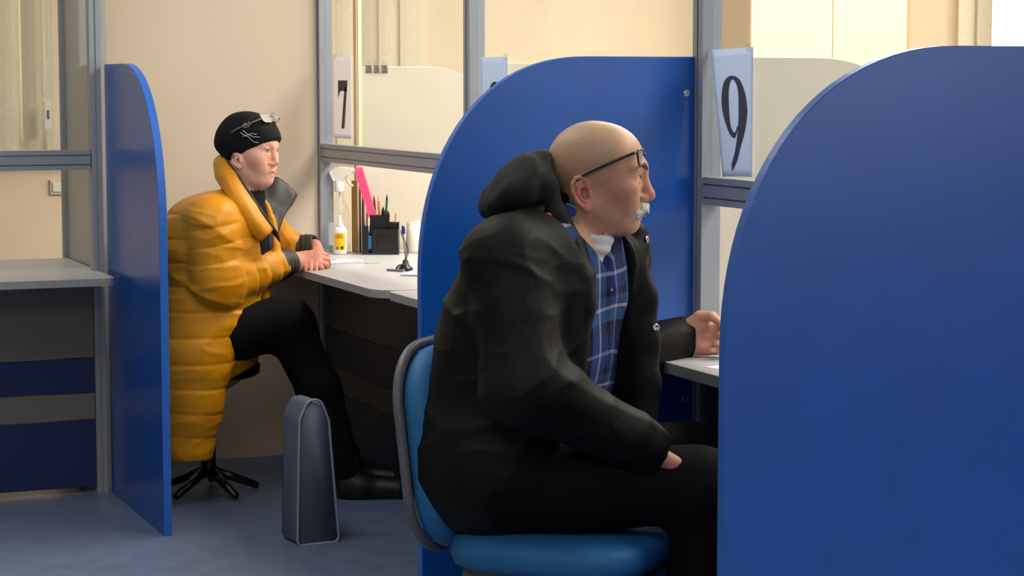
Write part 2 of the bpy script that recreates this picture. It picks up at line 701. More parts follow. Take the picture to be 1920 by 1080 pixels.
# wardrobe in the clerks' room
wd = tag(empty('wardrobe', (5.19, 8.95, 0)), 'tall cream two-door wardrobe standing against the far wall behind the glass', 'wardrobe')
bm = B()
box(bm, (-0.43, -0.23, 0.06), (-0.412, 0.24, 2.2)); box(bm, (-0.43, 0.222, 0.06), (0.43, 0.24, 2.2))
box(bm, (-0.412, -0.23, 2.18), (0.43, 0.222, 2.2)); box(bm, (-0.412, -0.23, 0.06), (0.43, 0.222, 0.08))
obj('body', bm, WARDSHADE, wd)
bm = B(); box(bm, (0.412, -0.23, 0.08), (0.43, 0.222, 2.18)); obj('side_panel', bm, ORANGEW, wd)
bm = B(); box(bm, (-0.42, -0.2, 0), (0.42, 0.23, 0.06)); obj('plinth', bm, WARDSHADE, wd)
for sx in (-1, 1):
    bm = B()
    a, b = (-0.43, -0.0025) if sx < 0 else (0.0025, 0.405)
    box(bm, (a, -0.25, 0.07), (b, -0.231, 2.2), 0.002)
    d = obj('door', bm, WARD, wd)
    bm = B(); tube(bm, [(sx * 0.035, -0.25, 0.98), (sx * 0.035, -0.275, 0.99), (sx * 0.035, -0.275, 1.09), (sx * 0.035, -0.25, 1.10)], 0.005, 8)
    obj('handle', bm, STEEL, d)

# ------------------------------------------------------------------ partition frames
def grooved(c, wdt, dep, grooves, gd=0.006):
    """section polygon: 'front' at -dep/2 with grooves [(a,b)...] given as fractions of the width"""
    p = [(-wdt / 2, dep / 2), (-wdt / 2, -dep / 2)]
    for a, b in grooves:
        xa, xb = -wdt / 2 + a * wdt, -wdt / 2 + b * wdt
        p += [(xa, -dep / 2), (xa, -dep / 2 + gd), (xb, -dep / 2 + gd), (xb, -dep / 2)]
    p += [(wdt / 2, -dep / 2), (wdt / 2, dep / 2)]
    return p


def post_x(bm, y, z0, z1, wd=0.052):      # faces -X
    for_poly = grooved(0, wd, 0.05, [(0.40, 0.56)], 0.012)
    prism(bm, for_poly, lambda p: (XW + p[1], y - p[0], z0), lambda p: (XW + p[1], y - p[0], z1))


def rail_x(bm, y0, y1, z0=1.089, z1=1.154):
    g = grooved(0, z1 - z0, 0.044, [(0.22, 0.29), (0.70, 0.77)], 0.007)
    zc = (z0 + z1) / 2
    prism(bm, g, lambda p: (XW + p[1], y0, zc + p[0]), lambda p: (XW + p[1], y1, zc + p[0]))


DESKZ = 0.75
posts = [7.571, 6.05, 4.53, 3.05]
for n in range(3):
    ya, yb = posts[n], posts[n + 1]
    wn = tag(empty('window_%d' % (n + 1), (XW, (ya + yb) / 2, 0)), kind='structure')
    o = Vector((XW, (ya + yb) / 2, 0))

    def loc(ob):
        ob.data.transform(Matrix.Translation(-o))
        return ob
    for z0, z1 in ((0, DESKZ - 0.027), (DESKZ, 3.0)):
        bm = B(); post_x(bm, ya, z0, z1); loc(obj('post', bm, ALU, wn))
        if n == 2:
            bm = B(); post_x(bm, yb, z0, z1); loc(obj('post', bm, ALU, wn))
    bm = B(); rail_x(bm, yb + 0.027, ya - 0.027); loc(obj('rail', bm, ALU, wn))
    bm = B(); box(bm, (XW - 0.003, yb + 0.026, 1.154), (XW + 0.003, ya - 0.026, 3.0)); loc(obj('pane', bm, GLASS, wn))
    for nm, z0, z1, mm in (('lower_panel', 0.48, DESKZ - 0.027, PANELSHADE), ('blue_panel', 0.34, 0.478, BLUESHADE),
                           ('grey_panel', 0.25, 0.338, PANELSHADE), ('kick_panel', 0.02, 0.248, BLUESHADE)):
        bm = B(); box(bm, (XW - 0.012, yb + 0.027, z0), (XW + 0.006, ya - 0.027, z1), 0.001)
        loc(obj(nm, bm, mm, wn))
# second corner post standing against the cream wall
bm = B(); box(bm, (2.335, 7.599, 0), (2.385, 7.62, 3.0), 0.003)
tag(obj('trim_2', bm, ALU), kind='structure')

# left counter partition (plane Y = YL)
wn = tag(empty('window_4', (0.4, YL, 0)), kind='structure')
for z0, z1 in ((0, DESKZ - 0.027), (DESKZ, 3.0)):
    bm = B(); prism(bm, grooved(0, 0.036, 0.05, [(0.42, 0.58)], 0.006), lambda p: (1.021 + p[0], p[1], z0), lambda p: (1.021 + p[0], p[1], z1))
    obj('post', bm, ALU, wn)
bm = B(); g = grooved(0, 0.065, 0.044, [(0.22, 0.29), (0.70, 0.77)], 0.007)
prism(bm, g, lambda p: (-1.3, p[1], 1.1215 + p[0]), lambda p: (1.0, p[1], 1.1215 + p[0]))
obj('rail', bm, ALU, wn)
bm = B(); box(bm, (-1.3, -0.003, 1.154), (1.003, 0.003, 3.0)); obj('pane', bm, GLASS, wn)
for nm, z0, z1, mm in (('lower_panel', 0.46, DESKZ - 0.027, PANELG), ('blue_panel', 0.34, 0.458, DKBLUE),
                       ('grey_panel', 0.25, 0.338, PANELG), ('kick_panel', 0.02, 0.248, DKBLUE)):
    bm = B(); box(bm, (-1.3, -0.012, z0), (1.001, 0.006, z1), 0.001)
    obj(nm, bm, mm, wn)
# slim floor-to-ceiling strip on the clerks' side
bm = B(); box(bm, (2.493, 7.60, DESKZ + .001), (2.50, 7.63, 3.0)); tag(obj('trim_3', bm, ORANGEW), kind='structure')
bm = B(); box(bm, (2.502, 7.60, DESKZ + .001), (2.516, 7.63, 3.0)); tag(obj('trim_4', bm, mat('pale_trim', rgb(246, 236, 206), 0.4)), kind='structure')

# ------------------------------------------------------------------ desks
def desk(name, pts, rads, label, group=None, edge=True):
    cx = sum(p[0] for p in pts) / len(pts)
    cy = sum(p[1] for p in pts) / len(pts)
    r = tag(empty(name, (cx, cy, DESKZ - 0.025)), label, 'desk')
    poly = [(x - cx, y - cy) for x, y in round_poly(pts, rads, 8)]
    bm = B()
    prism(bm, poly, lambda p: (p[0], p[1], 0.0235), lambda p: (p[0], p[1], 0.025))
    obj('desk_top', bm, DESKM, r)
    bm = B()
    prism(bm, poly, lambda p: (p[0], p[1], 0), lambda p: (p[0], p[1], 0.0235))
    obj('edge_band', bm, DESKE, r)
    return r, cx, cy


def desk_support(r, cx, cy, lo, hi):
    bm = B()
    box(bm, (lo[0] - cx, lo[1] - cy, -(DESKZ - 0.025)), (hi[0] - cx, hi[1] - cy, 0.0), 0.001)
    obj('support_panel', bm, PANELG, r)


d7 = desk('counter_desk', [(2.06, 7.568), (2.06, 6.085), (2.95, 6.085), (2.95, 7.568)], [0, .09, 0, 0],
          'light grey counter desk the woman rests her hands on')
desk_support(*d7, (2.9, 6.2), (2.92, 7.5)); desk_support(*d7, (2.40, 7.54), (2.88, 7.56))
d8 = desk('counter_desk', [(2.085, 6.07), (2.085, 4.57), (2.95, 4.57), (2.95, 6.07)], [.03, .03, 0, 0],
          'empty grey desk corner between the woman\'s desk and the blue divider behind the man')
desk_support(*d8, (2.9, 4.7), (2.92, 6.0)); desk_support(*d8, (2.40, 4.7), (2.88, 4.72))
d9 = desk('counter_desk', [(2.13, 4.539), (2.13, 3.068), (2.95, 3.068), (2.95, 4.539)], [.02, .05, 0, 0],
          'grey counter desk under the man\'s raised hand')
desk_support(*d9, (2.9, 3.2), (2.92, 4.5)); desk_support(*d9, (2.40, 3.2), (2.88, 3.22))
dL = desk('counter_desk', [(-1.3, 6.82), (1.42, 6.82), (1.424, 7.68), (-1.3, 7.68)], [0, .035, 0, 0],
          'empty grey counter desk in the booth at the left edge')
desk_support(*dL, (-1.2, 7.2), (-1.18, 7.6)); desk_support(*dL, (1.36, 7.2), (1.38, 7.6))

# ------------------------------------------------------------------ dividers
def divider_poly(L=0.715, zt=1.436, zc=0.93, fl=0.275, z0=0.0, n=2.2):
    """profile in (distance from wall, z)"""
    p = [(0, z0), (L, z0), (L, zc)]
    for k in range(1, 24):
        th = PI / 2 * k / 24
        c, s_ = math.cos(th) ** (2 / n), math.sin(th) ** (2 / n)
        p.append((fl + (L - fl) * c, zc + (zt - zc) * s_))
    p += [(fl, zt), (0, zt)]
    return p


def divider(base, axis_, thick, label, name='booth_divider', group=None, L=0.715, mm=None, me_=None, screw=None):
    """axis_: 'x-' runs from the wall towards -X, 'x+' towards +X, 'y-' towards the camera"""
    r = tag(empty(name, base), label, 'divider', group)
    mp = {'x-': lambda p, t: (-p[0], t, p[1]), 'x+': lambda p, t: (p[0], t, p[1]), 'y-': lambda p, t: (t, -p[0], p[1])}[axis_]
    poly = divider_poly(L)
    h = thick / 2
    inner = poly
    bm = B()
    prism(bm, inner, lambda p: mp(p, -h), lambda p: mp(p, h))
    obj('board', bm, mm or BLUE, r)
    # edge band: a thin strip all along the visible outline
    bm = B()
    e = poly[1:]
    n = len(e)
    rings = []
    for i, p in enumerate(e):
        a = Vector(e[max(i - 1, 0)])
        b = Vector(e[min(i + 1, n - 1)])
        d = (b - a).normalized()
        nn = Vector((d.y, -d.x))
        q = Vector(p) + nn * 0.0015
        q0 = Vector(p) - nn * 0.0005
        rings.append([bm.verts.new(mp(q0, -h)), bm.verts.new(mp(q, -h + 0.001)), bm.verts.new(mp(q, h - 0.001)), bm.verts.new(mp(q0, h))])
    for i in range(n - 1):
        for k in range(3):
            bm.faces.new((rings[i][k], rings[i][k + 1], rings[i + 1][k + 1], rings[i + 1][k]))
    obj('edge_band', bm, me_ or BLUEEDGE, r)
    if screw:
        for sx, sz in screw:
            bm = B()
            lathe(bm, [(0.0085, 0), (0.0085, 0.002), (0.006, 0.0035), (0.003, 0.0035), (0.0028, 0.001), (0.0001, 0.001)], n=16)
            bm.transform(Matrix.Translation(mp((sx, sz), -h)) @ Matrix.Rotation(PI / 2, 4, 'X'))
            obj('screw', bm, STEEL, r)
    return r


divider((2.333, 4.555, 0), 'x-', 0.025, 'blue round-shouldered booth divider standing behind the seated man', screw=[(0.02, 1.352), (0.02, 0.62)], L=0.69)
divider((2.333, 3.05, 0), 'x-', 0.025, 'blue round-shouldered booth divider filling the right foreground', screw=[(0.02, 1.352)], L=0.71)
divider((1.4625, 7.09, 0), 'y-', 0.025, 'blue booth divider seen edge-on between the left counter and the woman in yellow', L=0.765)
CRD = mat('beige_divider_board', rgb(206, 197, 180), 0.35, noise=0.02)
CRE = mat('beige_edge', rgb(222, 214, 190), 0.4)
def clerk_divider(base, L, label):
    return divider(base, 'x+', 0.013, label, 'clerk_divider', None, L, CRD, CRE)
clerk_divider((2.518, 7.612, 0), 0.58, 'beige rounded divider behind the glass with dark binder clips on top')
clerk_divider((2.39, 6.0775, 0), 0.70, 'beige rounded divider behind the middle glass, mostly hidden by the blue one')
clerk_divider((2.39, 4.555, 0), 0.70, 'beige rounded divider behind the glass next to the large number nine')

# ------------------------------------------------------------------ number sheets on the glass
def stroke_mesh(bm, pts, wid, f, th=0.0):
    """flat stroke of varying width along 2-D points; f maps 2-D -> 3-D"""
    n = len(pts)
    L = []
    for i in range(n):
        a = Vector(pts[max(i - 1, 0)])
        b = Vector(pts[min(i + 1, n - 1)])
        d = (b - a).normalized()
        nn = Vector((-d.y, d.x))
        p = Vector(pts[i])
        L.append((bm.verts.new(f(p + nn * wid[i] / 2)), bm.verts.new(f(p - nn * wid[i] / 2))))
    for i in range(n - 1):
        bm.faces.new((L[i][0], L[i][1], L[i + 1][1], L[i + 1][0]))


def catmull(P, n=8):
    out = []
    for i in range(len(P) - 1):
        p0, p1, p2, p3 = P[max(i - 1, 0)], P[i], P[i + 1], P[min(i + 2, len(P) - 1)]
        for k in range(n):
            t = k / n
            out.append(tuple(0.5 * ((2 * b) + (-a + c) * t + (2 * a - 5 * b + 4 * c - d) * t * t + (-a + 3 * b - 3 * c + d) * t ** 3)
                             for a, b, c, d in zip(p0, p1, p2, p3)))
    out.append(tuple(P[-1]))
    return out


def number_sheet(y0, y1, z0, z1, digit, label, paper, ink, curl=0.0, tilt=0.0, sleeve=False):
    """sheet on the customers' side of the glass; u runs from y0 (left, far) to y1 (right, near)"""
    W = abs(y1 - y0)
    H_ = z1 - z0
    xs = XW - 0.0062
    r = tag(empty('number_sheet', (xs, (y0 + y1) / 2, z0)), label, 'sign')
    yc = (y0 + y1) / 2

    def f(p, off=0.0):      # p in 0..W x 0..H
        u, v = p[0], p[1]
        low = max(0.0, 1 - v / H_)
        k = curl * low * max(0.0, 1 - u / (0.75 * W))
        out = curl * 0.12 * low ** 1.3 * max(0.0, 1 - u / (0.6 * W)) ** 2
        return Vector((-off - out, (y0 - u - k) - yc, v + tilt * (u / W - 0.5)))
    n, m = 12, 16
    bm = B()
    G = [[[bm.verts.new(f((W * i / n, H_ * j / m), o)) for j in range(m + 1)] for i in range(n + 1)] for o in (0, 0.0005)]
    for i in range(n):
        for j in range(m):
            for k in (0, 1):
                q = (G[k][i][j], G[k][i + 1][j], G[k][i + 1][j + 1], G[k][i][j + 1])
                bm.faces.new(q if k else q[::-1])
    rim = [(i, 0) for i in range(n)] + [(n, j) for j in range(m)] + [(i, m) for i in range(n, 0, -1)] + [(0, j) for j in range(m, 0, -1)]
    for a, b in zip(rim, rim[1:] + rim[:1]):
        bm.faces.new((G[0][a[0]][a[1]], G[0][b[0]][b[1]], G[1][b[0]][b[1]], G[1][a[0]][a[1]]))
    obj('sheet', bm, paper, r, True)
    bm = B()
    cx = W * 0.5
    g = lambda p: f(p, 0.0011)
    if digit == '9':
        sx, sz, bx, bz = 0.122, 0.208, 0.046, 0.020
        P = [(.70, .46), (.50, .36), (.22, .44), (.08, .68), (.18, .90), (.48, 1.0), (.80, .90), (.94, .66), (.86, .40), (.62, .17), (.30, .025), (.22, .005)]
        Wd = [.06, .10, .18, .36, .27, .07, .22, .38, .34, .25, .15, .12]
        pts = catmull([(bx + a * sx, bz + b * sz) for a, b in P], 8)
        wd = [v[0] * sx for v in catmull([(a, a) for a in Wd], 8)]
        stroke_mesh(bm, pts, wd, g)
    elif digit == '8':
        sx, sz, bx, bz = 0.115, 0.20, 0.055, 0.017
        P = [(.5, .53), (.16, .72), (.22, .93), (.5, 1.0), (.78, .93), (.84, .72), (.5, .53), (.08, .30), (.14, .08), (.5, 0), (.86, .08), (.92, .30), (.5, .53)]
        Wd = [.12, .14, .13, .08, .10, .12, .14, .18, .15, .08, .14, .17, .12]
        pts = catmull([(bx + a * sx, bz + b * sz) for a, b in P], 8)
        wd = [v[0] * sx for v in catmull([(a, a) for a in Wd], 8)]
        stroke_mesh(bm, pts, wd, g)
    else:   # 7
        bx, bz, sx, sz = 0.060, 0.035, 0.108, 0.172
        q = lambda a, b: g((bx + a * sx, bz + b * sz))
        poly = [(0.06, 1.0), (1.0, 1.0), (1.0, .95), (.56, .0), (.36, .0), (.80, .80), (.22, .80), (.09, .73), (.04, .66)]
        # fan strips keep it flat: bar, serif and stem
        def quad(*ps):
            bm.faces.new([bm.verts.new(q(*p)) for p in ps])
        quad((.0, 1.0), (1.0, 1.0), (1.0, .93), (.90, .78), (.0, .78))
        quad((.0, .80), (.28, .79), (.14, .72), (.0, .62))
        quad((.66, .80), (1.0, .95), (.66, .0), (.34, .0))
    obj('numeral', bm, ink, r)
    if sleeve:
        bm = B()
        box(bm, (0.0006, -W / 2 - 0.03, -0.006), (0.0012, W / 2 + 0.005, H_ + 0.006))
        obj('sleeve', bm, CLEARP, r)
    for du in ((0.01, ) if digit == '7' else (W - 0.03,)):
        bm = B()
        a = f((du, H_ - 0.012), 0.0016)
        box(bm, (a.x - 0.0003, a.y - 0.03, a.z), (a.x, a.y, a.z + 0.022))
        obj('tape', bm, CLEARP, r)
    return r


number_sheet(7.44, 7.235, 1.178, 1.473, '7', 'white paper sheet with a black number 7 taped to the glass above the spray bottle', SIGNW, INK, sleeve=False)
number_sheet(5.975, 5.765, 1.158, 1.452, '8', 'white paper sheet with the top of a black 8 showing above the middle blue divider', SIGNB, INK)
number_sheet(4.500, 4.292, 1.160, 1.455, '9', 'bluish paper sheet with a large grey number 9, its lower left corner curling', SIGNB, INKG, curl=0.085, tilt=0.004)

# ------------------------------------------------------------------ things on the woman's desk
Z = DESKZ
CLIPM = mat('brown_black_clip', rgb(62, 54, 50), 0.45)
for i, (yy, xx) in enumerate(((7.612, 2.545), (7.612, 2.576), (7.612, 2.607))):
    zt = 1.437
    c = tag(empty('binder_clip', (xx, 7.612, zt)), '%s dark binder clip on top of the beige divider behind the number 7 glass' % ('left', 'middle', 'right')[i], 'clip', 'binder clips on the beige divider')
    bm = B()
    wd_ = [(.010, .012), (.008, .013), (.010, .012)][i]
    zz = -0.024
    v = []
    for sy in (-1, 1):
        pts = [(-wd_[1], zz), (wd_[1], zz), (wd_[0], 0.003), (-wd_[0], 0.003)]
        pr = [(p[0], p[1]) for p in pts]
        prism(bm, pr, lambda p: (p[0], sy * 0.0085, p[1]), lambda p: (p[0], sy * 0.0098, p[1]))
    box(bm, (-wd_[0], -0.0098, 0.003), (wd_[0], 0.0098, 0.0045))
    obj('body', bm, CLIPM, c)
    for sy in (-1, 1):
        bm = B()
        tube(bm, [(-.006, sy * .0105, -.020), (-.006, sy * .012, .004), (-.004, sy * .014, .020), (.004, sy * .014, .020), (.006, sy * .012, .004), (.006, sy * .0105, -.020)], 0.0008, 6)
        obj('wire_handle', bm, STEEL, c)

# spray bottle
sb = tag(empty('spray_bottle', (2.400, 7.52, Z), -AL), 'clear spray bottle with a white trigger head, beside the corner post', 'spray bottle')
bm = B()
lathe(bm, [(.034, 0), (.040, .006), (.041, .06), (.040, .12), (.036, .15), (.026, .18), (.017, .205), (.014, .225), (.0145, .24)], n=28)
obj('bottle', bm, CLEARP, sb, True)
bm = B()
lathe(bm, [(.0375, .003), (.0385, .03), (.0385, .034)], n=24)
obj('liquid', bm, glass_mat('clear_liquid', (.93, .95, .96, 1), .5), sb, True)
bm = B(); tube(bm, [(0, 0, .01), (.003, 0, .12), (0, 0, .23)], .0022, 8)
obj('dip_tube', bm, WHITEPL, sb, True)
bm = B(); lathe(bm, [(.019, .226), (.020, .23), (.019, .262), (.014, .268)], n=24)
obj('collar', bm, WHITEPL, sb, True)
bm = B()
hp = round_poly([(-.024, .268), (.018, .268), (.023, .286), (.048, .296), (.050, .314), (.0, .318), (-.034, .305), (-.036, .298)], [.002, .004, .008, .002, .003, .02, .004, .004], 4)
prism(bm, hp, lambda p: (p[0], -.014, p[1]), lambda p: (p[0], .014, p[1]))
bmesh.ops.bevel(bm, geom=[e for e in bm.edges if abs(e.verts[0].co.y - e.verts[1].co.y) < .001], offset=.004, segments=2, affect='EDGES')
obj('spray_head', bm, WHITEPL, sb)
bm = B()
tube(bm, catmull([(.026, 0, .290), (.028, 0, .272), (.036, 0, .256), (.050, 0, .247)], 6), .005, 8)
obj('trigger', bm, WHITEPL, sb, True)
bm = B(); tube(bm, [(.048, 0, .305), (.055, 0, .305)], .009, 12); obj('nozzle', bm, WHITEPL, sb, True)
bm = B()
for k in range(8):
    pass
n = 10
vs = [[bm.verts.new((.0418 * math.cos(a), .0418 * math.sin(a), z)) for z in (.03, .115)] for a in [(-2.9 + 1.3 * i / n) for i in range(n + 1)]]
for i in range(n):
    bm.faces.new((vs[i][0], vs[i + 1][0], vs[i + 1][1], vs[i][1]))
obj('label', bm, WHITE, sb, True)

# glue bottle
gb = tag(empty('glue_bottle', (2.379, 7.452, Z), -AL), 'small white glue bottle with yellow label in front of the spray bottle', 'glue bottle')
bm = B(); lathe(bm, [(.020, 0), (.0245, .004), (.025, .02), (.025, .085), (.022, .098), (.014, .104)], n=28, sy=.7)
obj('bottle', bm, WHITEPL, gb, True)
bm = B(); lathe(bm, [(.0125, .104), (.0125, .108), (.009, .115), (.0035, .142), (.002, .144)], n=20)
obj('nozzle', bm, WHITEPL, gb, True)
YEL = mat('yellow_label', rgb(232, 186, 14), 0.5, noise=.03)
bm = B()
vs = [[bm.verts.new((.0254 * math.cos(a), .0254 * .7 * math.sin(a), z)) for z in (.018, .080)] for a in [(-PI / 2 - .85 + 1.7 * i / n) for i in range(n + 1)]]
for i in range(n):
    bm.faces.new((vs[i][0], vs[i + 1][0], vs[i + 1][1], vs[i][1]))
lb = obj('label', bm, YEL, gb, True)
bm = B()
for (x0, x1, z0, z1) in ((-.010, .010, .071, .0735), (-.011, .011, .065, .0662), (-.011, .008, .062, .0628), (-.012, -.004, .021, .026), (-.012, -.004, .028, .0295)):
    box(bm, (x0, -.0186, z0), (x1, -.0158, z1))
tag(obj('print_lines', bm, mat('brown_print', rgb(120, 84, 20), .6), lb), kind='stuff')
bm = B()
for k in range(7):
    box(bm, (.003 + k * .0016, -.0186, .021), (.0037 + k * .0016, -.0155, .031))
tag(obj('barcode', bm, INK, lb), kind='stuff')

# upright folders leaning by the strip
fold = [('yellow brown', rgb(168, 120, 30)), ('dark brown', rgb(78, 52, 40)), ('purple grey', rgb(112, 92, 120)), ('dark maroon', rgb(70, 26, 30))]
for i, (nm, c) in enumerate(fold):
    hh = (.265, .245, .225, .215)[i]
    f = tag(empty('folder', (2.466 + .0125 * i, 7.535, Z)), '%s folder edge standing upright left of the black desk organiser' % nm, 'folder', 'upright folders beside the organiser')
    bm = B()
    prism(bm, [(-.004, 0), (.004, 0), (.005, .004), (.005, hh), (.003, hh), (.0025, .005), (-.0025, .005), (-.003, hh), (-.005, hh), (-.005, .004)],
          lambda p: (p[0], -.035, p[1]), lambda p: (p[0], .03, p[1]))
    obj('cover', bm, mat('folder_%s' % nm.replace(' ', '_'), c, .5, noise=.06), f)
    bm = B(); box(bm, (-.002, -.033, .006), (.002, .028, hh - .006)); obj('pages', bm, WHITE, f)

# desk organiser
og = tag(empty('desk_organiser', (2.527, 7.422, Z), -AL), 'black plastic desk organiser full of pens and pencils behind the glass', 'organiser')
bm = B()
# stepped body: side profile pieces with real pockets
def wallbox(bm, x0, x1, y0, y1, z1, t=.0025, z0=.004):
    box(bm, (x0, y0, z0), (x0 + t, y1, z1)); box(bm, (x1 - t, y0, z0), (x1, y1, z1))
    box(bm, (x0 + t, y0, z0), (x1 - t, y0 + t, z1)); box(bm, (x0 + t, y1 - t, z0), (x1 - t, y1, z1))
box(bm, (-.068, -.045, 0), (.068, .05, .006), .002)
obj('base', bm, BLACKP, og)
for nm, a in (('tall_pocket', (-.042, .022, .000, .048, .142)), ('side_pocket', (-.066, -.044, -.042, .048, .105)),
              ('right_pocket', (.024, .066, .000, .048, .115)), ('front_pocket', (-.030, .066, -.042, -.002, .094))):
    bm = B(); wallbox(bm, *a); obj(nm, bm, BLACKP, og)
bm = B(); box(bm, (-.010, -.046, .022), (.052, -.0425, .075), .001)
obj('drawer', bm, mat('black_gloss', rgb(10, 10, 11), .15), og)
bm = B(); box(bm, (-.046, -.044, .02), (-.032, -.040, .07), .003); obj('blue_tube_insert', bm, mat('blue_tube', rgb(34, 88, 140), .35), og)

def pencil(x, y, z0, z1, dx, rad, body, tip, label, name='pencil'):
    r = tag(empty(name, (0, 0, 0)), label, 'pencil' if name == 'pencil' else 'pen', None)
    Rz = Matrix.Rotation(-AL, 3, 'Z')
    p0 = Vector(og.location) + Rz @ Vector((x, y, z0))
    p1 = Vector(og.location) + Rz @ Vector((x + dx, y, z1))
    r.location = p0
    v = p1 - p0
    bm = B(); tube(bm, [(0, 0, 0), v * .9], rad, 6); obj('barrel', bm, body, r)
    bm = B(); tube(bm, [v * .9, v * .985, v], [rad * .98, rad * .3, rad * .1], 6); obj('tip', bm, tip, r)
    return r

RED = mat('dark_red_paint', rgb(110, 28, 34), .4)
ORG = mat('orange_paint', rgb(206, 118, 70), .45)
GRN = mat('green_paint', rgb(22, 104, 70), .4)
WOOD = mat('pencil_wood', rgb(214, 170, 120), .6)
DKI = mat('dark_ink_plastic', rgb(24, 26, 44), .35)
pencil(-.012, .03, .012, .216, -.016, .004, RED, RED, 'dark red pencil in the organiser, nearest the pink strip')
pencil(-.004, .03, .012, .212, -.006, .0045, ORG, WOOD, 'orange pencil with a pale tip in the organiser')
pencil(.010, .022, .012, .218, .012, .0045, GRN, BLACKP, 'green pencil standing tallest in the organiser')
pencil(.008, .036, .012, .172, -.002, .007, DKI, DKI, 'thick dark marker in front of the green pencil', 'marker')
pencil(.016, .012, .012, .158, .010, .0075, BLACKP, BLACKP, 'black capped marker leaning right in the organiser', 'marker')
pencil(.048, .024, .012, .152, .006, .0035, WOOD, ORG, 'thin yellow brown pencil in the right pocket of the organiser')
pencil(-.055, .01, .012, .192, -.004, .0035, mat('cream_paint', rgb(226, 190, 150), .5), WOOD, 'cream coloured pencil in the left side pocket of the organiser')
pencil(-.052, -.015, .012, .14, .010, .0035, WHITEPL, WHITEPL, 'white pen in the left side pocket of the organiser', 'pen')

# pink strip
Rz = Matrix.Rotation(-AL, 3, 'Z')
pk = tag(empty('pink_strip', Vector(og.location) + Rz @ Vector((.004, .018, .012))), 'bright pink plastic strip leaning out of the organiser', 'strip')
pk.rotation_euler = (0, 0, -AL)
PINK = mat('bright_pink_plastic', rgb(255, 96, 150), .4, noise=.05)
v = Vector((-.088, 0, .305))
bm = B()
d = v.normalized(); sd = Vector((d.z, 0, -d.x))
pts = [(-.016, 0), (.016, 0), (.016, v.length), (-.016, v.length)]
prism(bm, round_poly(pts, .004, 4), lambda p: sd * p[0] + d * p[1] + Vector((0, -.002, 0)), lambda p: sd * p[0] + d * p[1] + Vector((0, .002, 0)))
obj('strip', bm, PINK, pk)
bm = B()
for s_ in (-.008, .0, .008):
    tube(bm, [sd * s_ + d * .02 + Vector((0, -.0022, 0)), sd * s_ + d * (v.length - .012) + Vector((0, -.0022, 0))], .0009, 5)
obj('rib', bm, mat('deep_pink', rgb(236, 70, 130), .4), pk)

# yarn cone
yc = tag(empty('thread_cone', (2.668, 7.43, Z)), 'white cone of thread with a yellow top right of the black organiser', 'thread cone')
bm = B()
lathe(bm, [(.036, 0), (.041, .004), (.040, .012), (.023, .116), (.019, .119)], n=36)
bm.transform(Matrix.Rotation(math.radians(-6), 4, 'Y'))
obj('thread', bm, mat('white_thread', rgb(240, 232, 220), .85, noise=.06, nscale=60, bump=.4, bscale=180), yc, True)
bm = B(); lathe(bm, [(.0155, .117), (.016, .122), (.010, .123), (.008, .118)], n=24)
bm.transform(Matrix.Rotation(math.radians(-6), 4, 'Y'))
obj('core', bm, YEL, yc, True)

# tethered pen on its stand
ps = tag(empty('pen_stand', (2.372, 6.715, Z)), 'black counter pen stand with a coiled cord and an upright blue pen', 'pen stand')
bm = B()
lathe(bm, [(.026, 0), (.027, .003), (.022, .012), (.012, .020), (.009, .034), (.006, .038)], n=24)
obj('base', bm, BLACKP, ps, True)
bm = B()
pts = [(.018 * math.cos(a) - .018, -.012 + .004 * math.sin(2 * a), .010 + .012 * math.sin(a)) for a in np.linspace(0, 2 * PI, 18)[:-1]]
tube(bm, pts, .0032, 8, closed=True)
obj('ring', bm, BLACKP, ps, True)
bm = B()
cz = []
for i in range(150):
    t = i / 149
    a = t * 2 * PI * 14
    cz.append((.010 * math.sin(t * 5.0) - .004 * t + .0035 * math.cos(a), .0035 * math.sin(a), .038 + .100 * t))
tube(bm, cz, .0012, 5)
obj('coiled_cord', bm, BLACKP, ps, True)
bm = B(); tube(bm, [(.002, 0, .036), (-.006, .0, .128)], .0038, 8); obj('pen_barrel', bm, mat('translucent_grey', rgb(150, 146, 140), .3), ps, True)
bm = B(); tube(bm, [(-.006, .0, .126), (-.0075, 0, .146), (-.010, 0, .152)], [.006, .0055, .003], 10); obj('pen_cap', bm, mat('blue_cap', rgb(30, 40, 140), .3), ps, True)
pn = tag(empty('pen', (2.335, 6.70, Z + .0042), -.9), 'thin grey pen lying flat beside the black pen stand', 'pen')
bm = B(); tube(bm, [(-.038, 0, 0), (.026, 0, 0)], .004, 8); obj('barrel', bm, mat('grey_plastic', rgb(120, 120, 126), .4), pn)
bm = B(); tube(bm, [(.026, 0, 0), (.036, 0, 0)], [.0038, .001], 8); obj('tip', bm, STEEL, pn)

# printed sheets
def sheets(name, loc, rz, size, n, label, cat, lines=True, paper=WHITE, group=None):
    r = tag(empty(name, loc, rz), label, cat, group)
    w_, h_ = size
    for i in range(n):
        bm = B()
        rr = random.uniform(-.04, .04)
        box(bm, (-w_ / 2, -h_ / 2, i * .0012 + .0002), (w_ / 2, h_ / 2, i * .0012 + .001), rot=Matrix.Rotation(rr, 3, 'Z'))
        obj('sheet', bm, paper, r)
    if lines:
        bm = B()
        z = n * .0012 + .0002
        rs = random.Random(5)
        for k in range(9):
            yy = h_ / 2 - .03 - k * (h_ - .06) / 9
            box(bm, (-w_ * .4, yy, z), (-w_ * .4 + w_ * rs.uniform(.3, .8), yy + .004, z + .0002))
        tag(obj('print_lines', bm, INKG, r), kind='stuff')
    return r
sheets('printed_sheets', (2.46, 6.60, Z), -.55, (.21, .297), 5, 'stack of white printed sheets right of the pen stand, next to the blue divider', 'papers', paper=BLUEWHITE)
